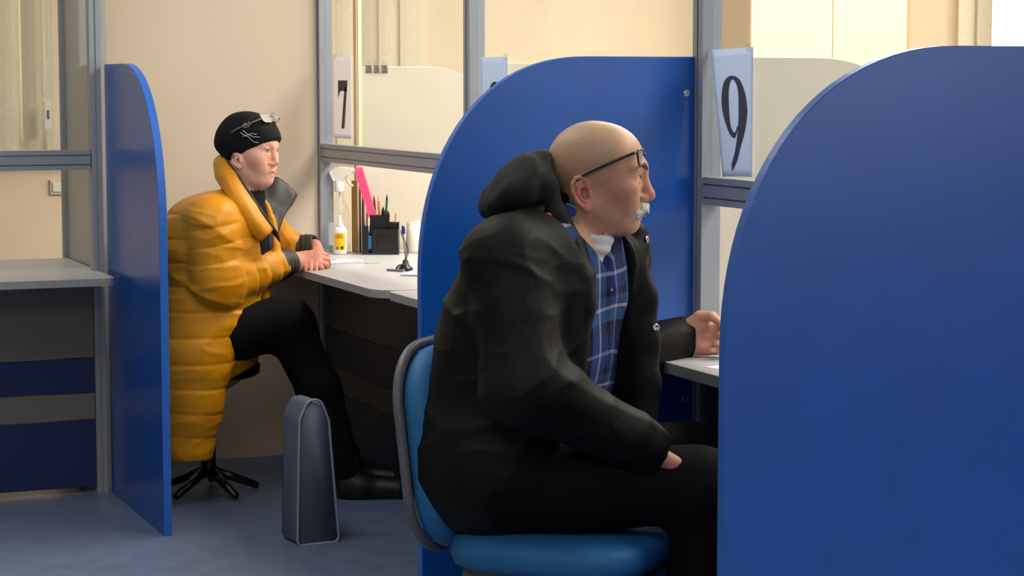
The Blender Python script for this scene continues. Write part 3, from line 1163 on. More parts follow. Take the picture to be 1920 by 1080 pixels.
# folded booklet under the woman's hands
bk = tag(empty('booklet', (2.245, 7.02, Z), -.18), 'white folded booklet lying on the grey desk by the woman\'s fingertips', 'booklet')
bm = B()
prism(bm, [(-.06, 0), (.07, 0), (.072, .004), (.071, .011), (.05, .013), (-.058, .008)], lambda p: (p[0], -.055, p[1]), lambda p: (p[0], .055, p[1]))
obj('pages', bm, WHITE, bk)
bm = B()
prism(bm, [(-.062, .0085), (.05, .0137), (.074, .0115), (.074, .0128), (.05, .015), (-.062, .010)], lambda p: (p[0], -.057, p[1]), lambda p: (p[0], .057, p[1]))
obj('cover', bm, WHITE, bk)
bm = B(); box(bm, (.035, -.02, .0142), (.066, .012, .0152)); obj('grey_print', bm, mat('pale_print', rgb(170, 170, 178), .6), bk)
GRNN = mat('green_patterned_paper', rgb(150, 176, 140), .7, noise=.45, nscale=55)
for i, (x, y, rz, lb, sz) in enumerate(((2.135, 6.945, -.5, 'green patterned slip sticking out under the woman\'s hand', (.10, .045)),
                                        (2.33, 7.05, -.25, 'green patterned slip sticking out right of the white booklet', (.12, .03)),
                                        (2.27, 7.21, .2, 'pale green and yellow slip lying behind the white booklet', (.11, .06)))):
    r = tag(empty('paper_slip', (x, y, Z), rz), lb, 'slip')
    bm = B(); box(bm, (-sz[0] / 2, -sz[1] / 2, 0.0003), (sz[0] / 2, sz[1] / 2, .0024)); obj('slip_body', bm, GRNN if i < 2 else mat('yellow_green_paper', rgb(206, 208, 150), .7, noise=.3, nscale=60), r)
    bm = B(); box(bm, (-sz[0] * .3, -sz[1] * .3, .0024), (sz[0] * .2, sz[1] * .2, .0028)); obj('printed_patch', bm, mat('blue_green_print', rgb(96, 148, 158), .7, noise=.3, nscale=80), r)
# cone-shaped stack of letter trays and monitor behind the divider
lt = tag(empty('letter_tray', (2.86, 7.40, Z)), 'stack of grey wire letter trays behind the thread cone', 'letter tray')
for k in range(4):
    bm = B()
    z = .012 + k * .035
    pts = round_poly([(-.11, -.14), (.05, -.14), (.05, .14), (-.11, .14)], .012, 4)
    tube(bm, [(p[0], p[1], z + .018) for p in pts], .003, 6, closed=True)
    tube(bm, [(p[0], p[1], z) for p in pts], .002, 6, closed=True)
    for q in np.linspace(-.12, .12, 9):
        tube(bm, [(-.11, q, z), (.05, q, z)], .0014, 5)
    obj('tray', bm, STEEL, lt)
for sx in (-.108, .048):
    for sy in (-.135, .135):
        bm = B(); tube(bm, [(sx, sy, 0), (sx, sy, .14)], .003, 6); obj('leg', bm, STEEL, lt)
mo = tag(empty('monitor', (2.84, 6.72, Z), -.35), 'black computer monitor edge behind the blue divider and the rail', 'monitor')
bm = B(); box(bm, (-.012, -.21, .10), (.018, .21, .40), .004); obj('housing', bm, BLACKP, mo)
bm = B(); box(bm, (.018, -.195, .12), (.0195, .195, .385)); obj('screen', bm, mat('dark_screen', rgb(14, 16, 20), .1), mo)
bm = B(); box(bm, (-.03, -.03, .01), (-.012, .03, .25), .004); obj('neck', bm, BLACKP, mo)
bm = B(); box(bm, (-.08, -.10, 0), (.06, .10, .01), .004); obj('base', bm, BLACKP, mo)
# sheet by the man's hand
sheets('paper_sheet', (2.26, 4.12, Z), .25, (.15, .13), 1, 'single white sheet on the desk under the man\'s raised hand', 'papers', lines=False)

# ------------------------------------------------------------------ chairs
UPH = mat('blue_upholstery', rgb(36, 108, 166), .6, noise=.05, nscale=30, bump=.15, bscale=300, spec=.4)
SHELL = mat('grey_chair_shell', rgb(96, 100, 108), .45)


def pad(w_, h_, t, corner, crown=.012, n=10):
    """upholstered pad in the y-z plane, thickness along x"""
    bm = B()
    out = round_poly([(-w_ / 2, 0), (w_ / 2, 0), (w_ / 2, h_), (-w_ / 2, h_)], corner, n)
    cx, cz = 0, h_ / 2
    rings = []
    for x, s_ in ((-t * .5, .90), (-t * .38, .97), (-t * .15, 1.0), (t * .15, 1.0), (t * .38, .97), (t * .5, .90)):
        rings.append([bm.verts.new((x, cx + (p[0] - cx) * s_, cz + (p[1] - cz) * s_)) for p in out])
    m = len(out)
    for i in range(len(rings) - 1):
        for k in range(m):
            bm.faces.new((rings[i][k], rings[i][(k + 1) % m], rings[i + 1][(k + 1) % m], rings[i + 1][k]))
    for ring, sx in ((rings[0], -1), (rings[-1], 1)):
        c = bm.verts.new((sx * (t * .5 + crown), cx, cz))
        mid = [bm.verts.new((sx * (t * .5 + crown * .75), cx + (v.co.y - cx) * .55, cz + (v.co.z - cz) * .55)) for v in ring]
        for k in range(m):
            bm.faces.new((ring[k], ring[(k + 1) % m], mid[(k + 1) % m], mid[k]))
            bm.faces.new((mid[k], mid[(k + 1) % m], c))
    return bm, out


def make_chair(loc, rz, label):
    r = tag(empty('office_chair', loc, rz), label, 'chair')
    bm, out = pad(.44, .42, .06, .13)
    for v in bm.verts:
        v.co.x += -.10 * (v.co.z / .42) ** 2 * .5 - .25 * v.co.y ** 2
    bm.transform(Matrix.Translation((-.20, 0, .41)))
    obj('backrest', bm, UPH, r, True)
    bm = B()
    pts = [Vector((-.032 - .05 * (p[1] / .42) ** 2 - .25 * p[0] ** 2, p[0] * 1.012, .21 + (p[1] - .21) * 1.012)) + Vector((-.20, 0, .41)) for p in out]
    tube(bm, pts, .011, 8, closed=True)
    obj('backrest_rim', bm, SHELL, r, True)
    bm, out = pad(.44, .42, .07, .10)
    bm.transform(Matrix.Translation((.23, 0, .42)) @ Matrix.Rotation(-PI / 2, 4, 'Y'))
    obj('seat', bm, UPH, r, True)
    bm = B(); box(bm, (-.16, -.16, .345), (.18, .16, .383), .01); obj('seat_shell', bm, SHELL, r)
    bm = B(); tube(bm, catmull([(-.02, 0, .36), (-.20, 0, .36), (-.262, 0, .42), (-.262, 0, .62)], 6), .016, 8); obj('back_bar', bm, BLACKP, r, True)
    bm = B(); tube(bm, [(0, 0, .10), (0, 0, .22), (0, 0, .221), (0, 0, .36)], [.028, .028, .018, .018], 14); obj('column', bm, BLACKP, r, True)
    for k in range(5):
        a = 2 * PI * k / 5 + .3
        bm = B(); tube(bm, [(0.02 * math.cos(a), .02 * math.sin(a), .10), (.27 * math.cos(a), .27 * math.sin(a), .066)], [.022, .014], 8)
        lg = obj('leg', bm, BLACKP, r, True)
        bm = B()
        for s_ in (-1, 1):
            cx, cy = .27 * math.cos(a) - s_ * .012 * math.sin(a), .27 * math.sin(a) + s_ * .012 * math.cos(a)
            tube(bm, [(cx - s_ * .008 * math.sin(a), cy + s_ * .008 * math.cos(a), .027), (cx, cy, .027)], .027, 14)
        tube(bm, [(.27 * math.cos(a), .27 * math.sin(a), .027), (.27 * math.cos(a), .27 * math.sin(a), .07)], .008, 6)
        obj('caster', bm, BLACKP, lg, True)
    return r

# ------------------------------------------------------------------ people
class Figure:
    """local frame: a = right in the photograph, b = away, c = up; metres; root on the floor"""
    def __init__(self, D0, px, label):
        self.D0 = D0
        p = atD(px, 700, D0)
        self.rt = Vector((p.x, p.y, 0))
        self.root = tag(empty('person', self.rt, -AL), label, 'person')

    def L(self, x, y, b=0.0):
        q = atD(x, y, self.D0 + b) - self.rt
        ca, sa = math.cos(AL), math.sin(AL)
        return np.array((q.x * ca - q.y * sa, q.x * sa + q.y * ca, q.z))

    def world(self, l):
        ca, sa = math.cos(AL), math.sin(AL)
        return Vector((self.rt.x + l[0] * ca + l[1] * sa, self.rt.y - l[0] * sa + l[1] * ca, l[2]))


def yaw_axes(deg, pitch=0.0, roll=0.0):
    """columns: forward, left, up; deg > 0 turns towards the camera; pitch > 0 leans forward"""
    d, p = math.radians(deg), math.radians(pitch)
    f = np.array((math.cos(d), -math.sin(d), 0.0))
    s = np.array((math.sin(d), math.cos(d), 0.0))
    u = np.array((0, 0, 1.0))
    f2 = f * math.cos(p) - u * math.sin(p)
    u2 = u * math.cos(p) + f * math.sin(p)
    return np.stack([f2, s, u2], 1)


def head_sdf(F, O, A, man=True):
    def P(c):
        return O + A @ (np.array(c, dtype=float) / 1000)

    def e(c, r, k=12, sub=False, R=None):
        F.ell(P(c), np.array(r) / 1000, A if R is None else A @ R, k / 1000, sub)

    def cn(a, b, ra, rb, k=10, sub=False, **kw):
        F.cone(P(a), P(b), ra / 1000, rb / 1000, k / 1000, sub, **kw)
    e((-8, 0, 35), (95, 77, 84))
    e((33, 0, 36), (60, 64, 64), 25)
    e((36, 0, -25), (54, 60, 78), 30)
    for g in (-1, 1):
        cn((-12, g * 52, -56), (56, g * 18, -92), 20 if man else 21, 15 if man else 13, 30)
        e((56, g * 45, -20), (25, 17, 18) if man else (24, 19, 24), 24)
        cn((91, g * 10, 22), (76, g * 42, 22), 11 if man else 6, 9 if man else 6, 18)
        e((62, g * 30, -50), (22, 18, 26), 20)
    e((68, 0, -91), (17, 22, 16), 18)
    e((28, 0, -92), (46, 40, 22) if man else (50, 44, 30), 25)
    e((72, 0, -62), (18, 27, 22), 18)
    # neck
    cn((-16, 0, -45), (-34, 0, -128), 51, 50, 30)
    cn((-34, 0, -128), (-52, 0, -170), 50, 46, 20)
    # eye sockets
    for g in (-1, 1):
        e((101, g * 31, 4), (19, 17, 12), 14, True)
    # nose
    k = 1.0 if man else 0.76
    cn((91, 0, 14), (106 if man else 104, 0, -28), 8, 11 * k, 12)
    e((107 if man else 103, 0, -35), (12 * k, 12 * k, 11 * k), 8)
    for g in (-1, 1):
        e((93, g * 12 * k, -40), (12, 8, 9 * k), 7)
        e((99, g * 7, -50), (5, 4, 5), 3, True)
    # eyelids
    for g in (-1, 1):
        pu = [(81, g * 16, 5), (88.5, g * 24, 12.5), (87.5, g * 35, 13), (75, g * 47, 4)]
        pl = [(81, g * 16, 2), (86, g * 24, -4.5), (85, g * 35, -5), (75, g * 47, 1)]
        for i in range(3):
            cn(pu[i], pu[i + 1], 4.2, 4.2, 4)
            cn(pl[i], pl[i + 1], 3.2, 3.2, 4)
        cn((83, g * 22, -13), (72, g * 44, -9), 5 if man else 4, 4, 9)
    # mouth
    cn((91, 0, -62), (78, 17, -67), 4, 2.5, 6)
    cn((91, 0, -62), (78, -17, -67), 4, 2.5, 6)
    cn((87, 0, -76), (76, 15, -72), 5.5, 3, 6)
    cn((87, 0, -76), (76, -15, -72), 5.5, 3, 6)
    cn((95, 0, -69), (76, 22, -69.5), 1.8, 1.5, 3, True)
    cn((95, 0, -69), (76, -22, -69.5), 1.8, 1.5, 3, True)
    for g in (-1, 1):       # fold from nose to mouth corner
        cn((86, g * 22, -42), (72, g * 33, -70), 2.0, 2.0, 8, True)
    if man:                 # crow's feet
        for g in (-1, 1):
            for q in (-4, 3, 10):
                cn((68, g * 53, q), (58, g * 60, q * 1.8 - 4), 1.2, .6, 3, True)
    # ears
    for g in (-1, 1):
        ph, ta = math.radians(24), math.radians(14)
        fx = np.array((math.cos(ph), -g * math.sin(ph), 0))
        nx = np.array((math.sin(ph), g * math.cos(ph), 0))
        ux = np.array((0, 0, 1.0))
        f2 = fx * math.cos(ta) + ux * math.sin(ta)
        u2 = ux * math.cos(ta) - fx * math.sin(ta)
        C = np.array((-27, g * 76, -24)) if man else np.array((4, g * 74, -30))
        sc = 1.0 if man else .72
        R = np.stack([f2, nx, u2], 1)

        def q(x, z, o=0.0):
            return C + (f2 * x + u2 * z) * sc + nx * o
        e(q(-1, 0), (20 * sc, 4.5, 34 * sc), 4, R=R)
        e(q(6, 0, -6), (14, 10, 24), 8, R=R)
        rim = [(12, 4), (10, 20), (2, 32), (-10, 33), (-20, 23), (-23, 6), (-19, -12), (-11, -26)]
        for i in range(len(rim) - 1):
            cn(q(*rim[i], 4.5), q(*rim[i + 1], 4.5), 3.9 * sc, 3.9 * sc, 2)
        ah = [(0, 22), (-9, 14), (-12, 0), (-8, -13), (0, -19)]
        for i in range(4):
            cn(q(*ah[i], 3.5), q(*ah[i + 1], 3.5), 3.3 * sc, 3.3 * sc, 2.5)
        e(q(2, -4, 5), (9 * sc, 10, 13 * sc), 2, True, R=R)
        e(q(-16, 10, 5), (2.8, 5, 15), 2, True, R=R)
        e(q(13, -7, 3), (5, 4, 7), 4, R=R)
        e(q(-1, -31, 1), (9 * sc, 5, 10 * sc), 5, R=R)


def head_coords(V, O, A):
    return ((V - O) @ A) * 1000


def blob(H_, c, r):
    d = ((H_[:, 0] - c[0]) / r[0]) ** 2 + ((H_[:, 1] - c[1]) / r[1]) ** 2 + ((H_[:, 2] - c[2]) / r[2]) ** 2
    return np.exp(-d)[:, None]


def C3(r, g, b):
    return np.array([lin(r), lin(g), lin(b)])


def hand_sdf(F, Wp, x, y, z, curl, thumb, sc=1.0, spread=0.0):
    """x: wrist to knuckles, y: thumb side, z: out of the palm; curl: three cumulative angles per finger"""
    x, y, z = [np.array(v, float) / np.linalg.norm(v) for v in (x, y, z)]

    def P(a, b, c):
        return Wp + (x * a + y * b + z * c) * sc
    ys = [.029, .010, -.009, -.027]
    kx = [.094, .097, .092, .083]
    for i in range(4):
        F.cone(P(.0, ys[i] * .62, 0), P(kx[i], ys[i], -.003), .0165 * sc, .0118 * sc, .014)
    F.cone(P(.012, .020, .010), P(.055, .034, .010), .017 * sc, .013 * sc, .014)
    F.cone(P(.012, -.022, .008), P(.060, -.026, .007), .0165 * sc, .012 * sc, .012)
    F.cone(P(-.05, 0, 0), P(.012, 0, 0), .026 * sc, .026 * sc, .02, flat=(z, .8))
    ln = [(.046, .026, .021), (.050, .030, .022), (.046, .028, .021), (.036, .021, .019)]
    nails = []
    for i in range(4):
        p = P(kx[i], ys[i], -.003)
        rr = [.0104, .0092, .0082, .0068] if i < 3 else [.0092, .0080, .0070, .0060]
        for j in range(3):
            th = math.radians(curl[i][j])
            d = x * math.cos(th) + z * math.sin(th) + y * spread * (1.5 - i)
            q = p + d * ln[i][j] * sc
            F.cone(p, q, rr[j] * sc, rr[j + 1] * sc, .0035)
            if j < 2:
                F.ell(q, np.ones(3) * rr[j + 1] * 1.08 * sc, None, .003)
            p = q
        th = math.radians(curl[i][2])
        nd = x * math.sin(th) - z * math.cos(th)
        nails.append((p - d * .006 * sc, d, nd, rr[3]))
    tp = [P(.018, .026, .012)] + [P(*t) for t in thumb]
    tr = [.0165, .0135, .0112, .0085]
    for j in range(3):
        F.cone(tp[j], tp[j + 1], tr[j] * sc, tr[j + 1] * sc, .008 if j == 0 else .004)
    return nails


def ridge(X, Y, Z, seed, fx, fy, fz, sharp=3.0):
    n = np.abs(noise3(X * fx, Y * fy, Z * fz, seed))
    return np.clip(1 - n, 0, 1) ** sharp - .3


def fold(amp, fx, seed, fz=None):
    fz = fz or fx
    return lambda X, Y, Z, *a: amp * noise3(X * fx, Y * fx, Z * fz, seed)


def grooves(coord, pitch, depth, width):
    g = coord / pitch
    fr = np.abs(g - np.round(g)) * pitch
    return depth * (np.sqrt(np.clip(fr / (pitch / 2), 0, 1)) - 0.75) * 0.9 - depth * .5 * np.exp(-(fr / width) ** 2)


def torso(F, parts, grow, A, k=.05, disp=None):
    for c, r, Ax in parts:
        F.ell(c, np.array(r) + grow, A if Ax is None else Ax, k, False, disp)


SKIN = mat('skin', rgb(200, 150, 120), .48, vcol='Col', sss=.12, noise=.06, nscale=90, bump=.12, bscale=260, spec=.4)
JACKET = mat('black_jacket_fabric', rgb(11, 10, 10), .6, noise=.15, nscale=30, bump=.2, bscale=220, spec=.22)
HOODM = mat('charcoal_hood_fabric', rgb(26, 28, 28), .75, noise=.15, nscale=40, bump=.25, bscale=260, spec=.25)
TROUS = mat('black_trousers', rgb(10, 10, 12), .85, noise=.1, bump=.1, spec=.15)
SHOE = mat('black_shoe', rgb(16, 15, 15), .4)
COAT = mat('mustard_quilted_nylon', rgb(206, 136, 2), .42, noise=.06, nscale=30, bump=.12, bscale=160, spec=.3, sheen=.03)
LINING = mat('charcoal_lining', rgb(44, 42, 42), .55, noise=.12, nscale=40, bump=.1)
KNIT = mat('black_knit', rgb(17, 16, 16), .8, noise=.2, nscale=60, bump=.3, bscale=300, spec=.2)
GREYH = mat('grey_hair', rgb(206, 200, 190), .7, noise=.35, nscale=200, bump=.5, bscale=350)
BROWH = mat('grey_brown_hair', rgb(84, 66, 54), .7, noise=.4, nscale=220, bump=.5, bscale=350)
EYEW = mat('eye_white', rgb(222, 210, 200), .2)
IRIS = mat('dark_iris', rgb(40, 36, 34), .15)
TEE = mat('white_cotton', rgb(206, 202, 196), .85, noise=.05, bump=.2, bscale=200)


def plaid():
    m = bpy.data.materials.new('blue_plaid_cotton')
    m.use_nodes = True
    nt = m.node_tree
    b = nt.nodes['Principled BSDF']
    b.inputs['Roughness'].default_value = .85
    b.inputs['Specular IOR Level'].default_value = .2
    uv = nt.nodes.new('ShaderNodeUVMap')
    uv.uv_map = 'UVMap'
    sp = nt.nodes.new('ShaderNodeSeparateXYZ')
    nt.links.new(uv.outputs[0], sp.inputs[0])
    outs = []
    for i in (0, 1):
        mu = nt.nodes.new('ShaderNodeMath'); mu.operation = 'MULTIPLY'; mu.inputs[1].default_value = 7.0 if i == 0 else 6.2
        fr = nt.nodes.new('ShaderNodeMath'); fr.operation = 'FRACT'
        nt.links.new(sp.outputs[i], mu.inputs[0])
        nt.links.new(mu.outputs[0], fr.inputs[0])
        cr = nt.nodes.new('ShaderNodeValToRGB')
        cr.color_ramp.interpolation = 'CONSTANT'
        st = [(0, (34, 48, 104)), (.16, (130, 146, 186)), (.20, (26, 36, 84)), (.40, (24, 22, 30)), (.58, (58, 92, 150)),
              (.74, (186, 186, 194)), (.78, (52, 76, 130)), (.90, (28, 26, 40))]
        els = cr.color_ramp.elements
        els[0].position, els[0].color = 0, rgb(*st[0][1])
        els[1].position, els[1].color = st[1][0], rgb(*st[1][1])
        for p_, c_ in st[2:]:
            e_ = els.new(p_)
            e_.color = rgb(*c_)
        nt.links.new(fr.outputs[0], cr.inputs[0])
        outs.append(cr.outputs[0])
    mx = nt.nodes.new('ShaderNodeMix')
    mx.data_type = 'RGBA'
    mx.inputs[0].default_value = .5
    nt.links.new(outs[0], mx.inputs[6])
    nt.links.new(outs[1], mx.inputs[7])
    nt.links.new(mx.outputs[2], b.inputs['Base Color'])
    return m


def eyes(fig, O, A, gaze=(1, 0, -.1)):
    for g in (-1, 1):
        c = O + A @ (np.array((76.0, g * 31, 4)) / 1000)
        bm = B()
        bmesh.ops.create_uvsphere(bm, u_segments=20, v_segments=14, radius=.0125)
        o = obj('eye', bm, EYEW, fig.root, True)
        o.location = c
        d = A @ np.array(gaze, float)
        d /= np.linalg.norm(d)
        bm = B()
        bmesh.ops.create_uvsphere(bm, u_segments=16, v_segments=10, radius=.0062)
        bm.transform(Matrix.Diagonal((1, 1, 1, 1)))
        i_ = obj('iris', bm, IRIS, o, True)
        i_.location = Vector(d) * .0075


def finger_nails(fig, nails, sc=1.0):
    NAIL = mat('finger_nail', rgb(226, 176, 156), .3)
    for p, d, n, r in nails:
        bm = B()
        bmesh.ops.create_uvsphere(bm, u_segments=10, v_segments=6, radius=1.0)
        s_ = np.cross(n, d)
        M = Matrix(((d[0] * .0062, s_[0] * r * .8, n[0] * .0018, p[0] + n[0] * r * .93),
                    (d[1] * .0062, s_[1] * r * .8, n[1] * .0018, p[1] + n[1] * r * .93),
                    (d[2] * .0062, s_[2] * r * .8, n[2] * .0018, p[2] + n[2] * r * .93), (0, 0, 0, 1)))
        bm.transform(M)
        obj('nail', bm, NAIL, fig.root, True)


def tufts(F, pts, r, seed, n=60, spread=.004, length=.012, dirv=(0, 0, -1), k=.002):
    rs = np.random.RandomState(seed)
    pts = np.array(pts)
    for i in range(n):
        t = rs.uniform(0, len(pts) - 1.001)
        j = int(t)
        p = pts[j] * (1 - t + j) + pts[j + 1] * (t - j) + rs.normal(size=3) * spread
        d = np.array(dirv) + rs.normal(size=3) * .25
        F.cone(p, p + d * length * rs.uniform(.6, 1.1), r, r * .5, k)


# ---------------------------------------------------------------- the man
MAN = Figure(4.40, 985, 'bald seated man with grey moustache, black hooded jacket and blue plaid shirt')
L = MAN.L
HO = L(1120, 335)
HA = yaw_axes(4, 0)
TA = yaw_axes(30, 14)
TA2 = yaw_axes(30, 22)
parts = [(L(1030, 560), (.125, .185, .19), None), (L(1000, 700), (.14, .175, .18), TA2), (L(950, 850), (.15, .185, .15), TA2)]
shn, shf = L(950, 485, -.165), L(1135, 485, .165)

# arms
eln, wrn = L(985, 725, -.24), L(1205, 838, -.17)
elf, wrf = L(1130, 690, .34), L(1276, 634, .475)

F = Field(axis(-.36, .008, HO[0] - .115, .002, HO[0] + .13, .004, wrf[0] - .02, .002, wrf[0] + .17),
          axis(-.42, .007, HO[1] - .10, .002, HO[1] + .10, .006, wrf[1] - .10, .002, wrf[1] + .07),
          axis(.36, .008, wrf[2] - .07, .002, wrf[2] + .09, .006, HO[2] - .15, .002, HO[2] + .13))
torso(F, parts, -.004, TA)
F.cone(shn, shf, .055, .055, .06)
for sgn, (a, b_, c) in ((-1, (shn, eln, wrn)), (1, (shf, elf, wrf))):
    F.cone(a, b_, .055, .044, .04)
    F.cone(b_, c, .043, .028, .03)
F.cone(L(1080, 470), L(1060, 500), .046, .065, .03)
head_sdf(F, HO, HA, True)
hx = np.array((.97, -.20, .02)); hz = np.array((-.20, -.97, .10)); hy = np.cross(hz, hx)
nl = hand_sdf(F, wrf, hx, hy, hz, [(38, 112, 160), (44, 118, 168), (48, 122, 172), (52, 124, 172)],
              [(.046, .050, .016), (.076, .050, .030), (.096, .036, .040)], 1.0)
x2 = (wrn - eln) / np.linalg.norm(wrn - eln)
hand_sdf(F, wrn, x2, np.cross((0, 0, -1), x2) * -1.0, (0, 0, -1), [(20, 40, 55)] * 4, [(.045, .055, .010), (.075, .064, .014), (.10, .062, .018)], 1.0)
V, Q = F.mesh()
V = relax(V, Q, 1, .4)
h = head_coords(V, HO, HA)
col = np.tile(C3(196, 146, 116), (len(V), 1))
def mixc(col, c, wgt):
    return col * (1 - wgt) + c * wgt
scalp = (1 / (1 + np.exp(-(h[:, 2] - 10 - .55 * np.maximum(h[:, 0], -30)) / 5)) * 1 / (1 + np.exp((h[:, 0] - 42) / 4)))[:, None]
scalp = scalp * (h[:, 2] > -70)[:, None]
back = (1 / (1 + np.exp((h[:, 0] + 40) / 4)) * (h[:, 2] > -75) * (h[:, 2] < 14))[:, None]
col = mixc(col, C3(172, 146, 120), np.clip(scalp * .75 + back * .6, 0, 1))
col = mixc(col, C3(206, 112, 96), .75 * blob(h, (108, 0, -36), (22, 18, 24)))
for g in (-1, 1):
    col = mixc(col, C3(204, 122, 100), .5 * blob(h, (62, g * 50, -30), (30, 22, 28)))
    col = mixc(col, C3(214, 122, 100), .8 * blob(h, (-27, g * 86, -20), (26, 14, 42)))
    col = mixc(col, C3(120, 62, 52), .6 * blob(h, (-25, g * 80, -28), (9, 9, 13)))  # shade of the ear hollow painted into the skin colour
    col = mixc(col, C3(214, 150, 122), .6 * blob(h, (84, g * 34, -8), (10, 14, 8)))
col = mixc(col, C3(196, 112, 104), .7 * blob(h, (86, 0, -76), (10, 18, 5)))
col = mixc(col, C3(176, 138, 118), .5 * blob(h, (66, 0, -98), (30, 34, 14)))
ishand = (np.linalg.norm(V - (wrf + hx * .09), axis=1) < .12)[:, None]
col = mixc(col, C3(206, 148, 124), ishand * 1.0)
grid_object('body', V, Q, SKIN, MAN.root, col)
eyes(MAN, HO, HA, (1, 0, 0))
finger_nails(MAN, nl)

# moustache and brows
def PH(c):
    return HO + HA @ (np.array(c, float) / 1000)
F = Field(np.arange(HO[0] + .05, HO[0] + .13, .0012), np.arange(HO[1] - .06, HO[1] + .06, .0012), np.arange(HO[2] - .10, HO[2] - .03, .0012))
for g in (-1, 1):
    F.chain([PH((96, 0, -56)), PH((92, g * 14, -60)), PH((80, g * 27, -70)), PH((72, g * 33, -78))], [.0105, .011, .0095, .005], .006)
    tufts(F, [PH((98, 0, -54)), PH((94, g * 14, -57)), PH((82, g * 28, -66))], .0016, 3 + g, 70, .003, .013, HA @ np.array((.25, .25 * g, -.9)))
V, Q = F.mesh()
grid_object('moustache', V, Q, GREYH, MAN.root)
for g in (-1, 1):
    a = PH((98, g * 8, 22))
    F = Field(np.arange(a[0] - .05, a[0] + .03, .0013), np.arange(HO[1] - .07, HO[1] + .07, .0013), np.arange(a[2] - .02, a[2] + .03, .0013))
    br = [PH((101, g * 12, 22)), PH((96, g * 26, 28)), PH((84, g * 42, 25))]
    F.chain(br, [.0048, .0055, .003], .003)
    tufts(F, br, .0012, 12 + g, 40, .0016, .008, HA @ np.array((.3, .5 * g, .4)))
    V, Q = F.mesh()
    grid_object('eyebrow', V, Q, BROWH, MAN.root)

# undershirt
F = Field(np.arange(-.05, .22, .004), np.arange(-.14, .14, .004), np.arange(.85, 1.16, .004))
F.cone(L(1100, 463, -.006), L(1078, 505, -.006), .065, .084, .02, disp=lambda X, Y, Z, t: .0015 * np.sin(Z * 260 + 3 * Y * 20))
F.cone(L(1085, 350, -.006), L(1101, 446, -.006), .056, .054, .0, sub=True)
V, Q = F.mesh()
grid_object('undershirt', V, Q, TEE, MAN.root)

# shirt
def in_torso(X, Y, Z, c):
    x, y, z = X - c[0], Y - c[1], Z - c[2]
    return (TA[0, 0] * x + TA[1, 0] * y + TA[2, 0] * z, TA[0, 1] * x + TA[1, 1] * y, TA[0, 2] * x + TA[1, 2] * y + TA[2, 2] * z)
TC = parts[0][0]
F = Field(np.arange(-.30, .32, .004), np.arange(-.30, .30, .004), np.arange(.38, 1.16, .004))
def shirt_disp(X, Y, Z):
    f_, s_, u_ = in_torso(X, Y, Z, TC)
    return .006 * noise3(X * 22, Y * 22, Z * 9, 5) + .009 * ridge(X, Y, Z, 6, 22, 22, 9, 3) + .004 * np.exp(-((s_ + .005) / .018) ** 2)
torso(F, parts, .013, TA, .05, shirt_disp)
F.cone(shn, shf, .07, .07, .06)
F.cone(L(1092, 452), L(1060, 500), .068, .10, .03)
# collar wings
F.chain([L(1062, 425, -.06), L(1074, 452, -.085), L(1096, 482, -.10)], [.018, .017, .012], .006, flat=(TA[:, 0], .45))
F.chain([L(1128, 470, .03), L(1146, 468, .03), L(1152, 490, .01)], [.014, .016, .010], .006, flat=(TA[:, 0], .45))
# neck opening showing the undershirt
vt = TC + TA @ np.array((.13, -.005, .125))
F.func(TC + np.array((-.1, -.25, -.05)), TC + np.array((.3, .2, .35)), lambda X, Y, Z: np.maximum(
    np.abs(in_torso(X, Y, Z, TC)[1] + .012) - np.clip((in_torso(X, Y, Z, TC)[2] - .095) * .75, -.02, .055),
    .03 - in_torso(X, Y, Z, TC)[0]), .006, True)
V, Q = F.mesh()
o = grid_object('shirt', V, Q, plaid(), MAN.root)
lc = (V - TC) @ TA
wob = noise3(V[:, 0] * 12, V[:, 1] * 12, V[:, 2] * 12, 8)
uvv = np.stack([lc[:, 1] + .018 * wob + .05 * lc[:, 2] * np.sign(lc[:, 1] + .01) + 2.0, lc[:, 2] + .10 * np.abs(lc[:, 1]) + .012 * noise3(V[:, 0] * 14, V[:, 1] * 14, V[:, 2] * 10, 9) + 3.0], 1)
ul = o.data.uv_layers.new(name='UVMap')
ul.data.foreach_set('uv', uvv[Q.ravel()].astype(np.float32).ravel())
BTN = mat('shirt_button', rgb(190, 190, 200), .3)
for u_ in (.06, -.01, -.08, -.15):
    p = TC + TA @ np.array((.143 - 1.6 * (u_ * u_), -.004, u_))
    bm = B(); lathe(bm, [(.0055, -.001), (.006, .001), (.004, .002), (.0001, .0015)], n=12)
    bm.transform(Matrix.Translation(p) @ Vector((0, 0, 1)).rotation_difference(Vector(TA[:, 0])).to_matrix().to_4x4())
    obj('shirt_button', bm, BTN, o)

# jacket
F = Field(np.arange(-.36, .40, .0042), np.arange(-.42, .60, .0045), np.arange(.33, 1.17, .0042))
def jd(X, Y, Z, *a):
    wx = .03 * noise3(X * 6, Y * 6, Z * 6, 20)
    return .0035 * noise3(X * 13, Y * 13, Z * 13, 21) + .0085 * ridge(X + wx, Y + wx, Z + wx, 22, 8, 8, 16, 5) + .0045 * ridge(X + wx, Y, Z, 23, 20, 20, 36, 4)
torso(F, parts, .036, TA, .06, jd)
F.ell(L(957, 630, .0), (.12, .19, .21), TA, .08, False, jd)
F.cone(shn, shf, .085, .085, .07, disp=jd)
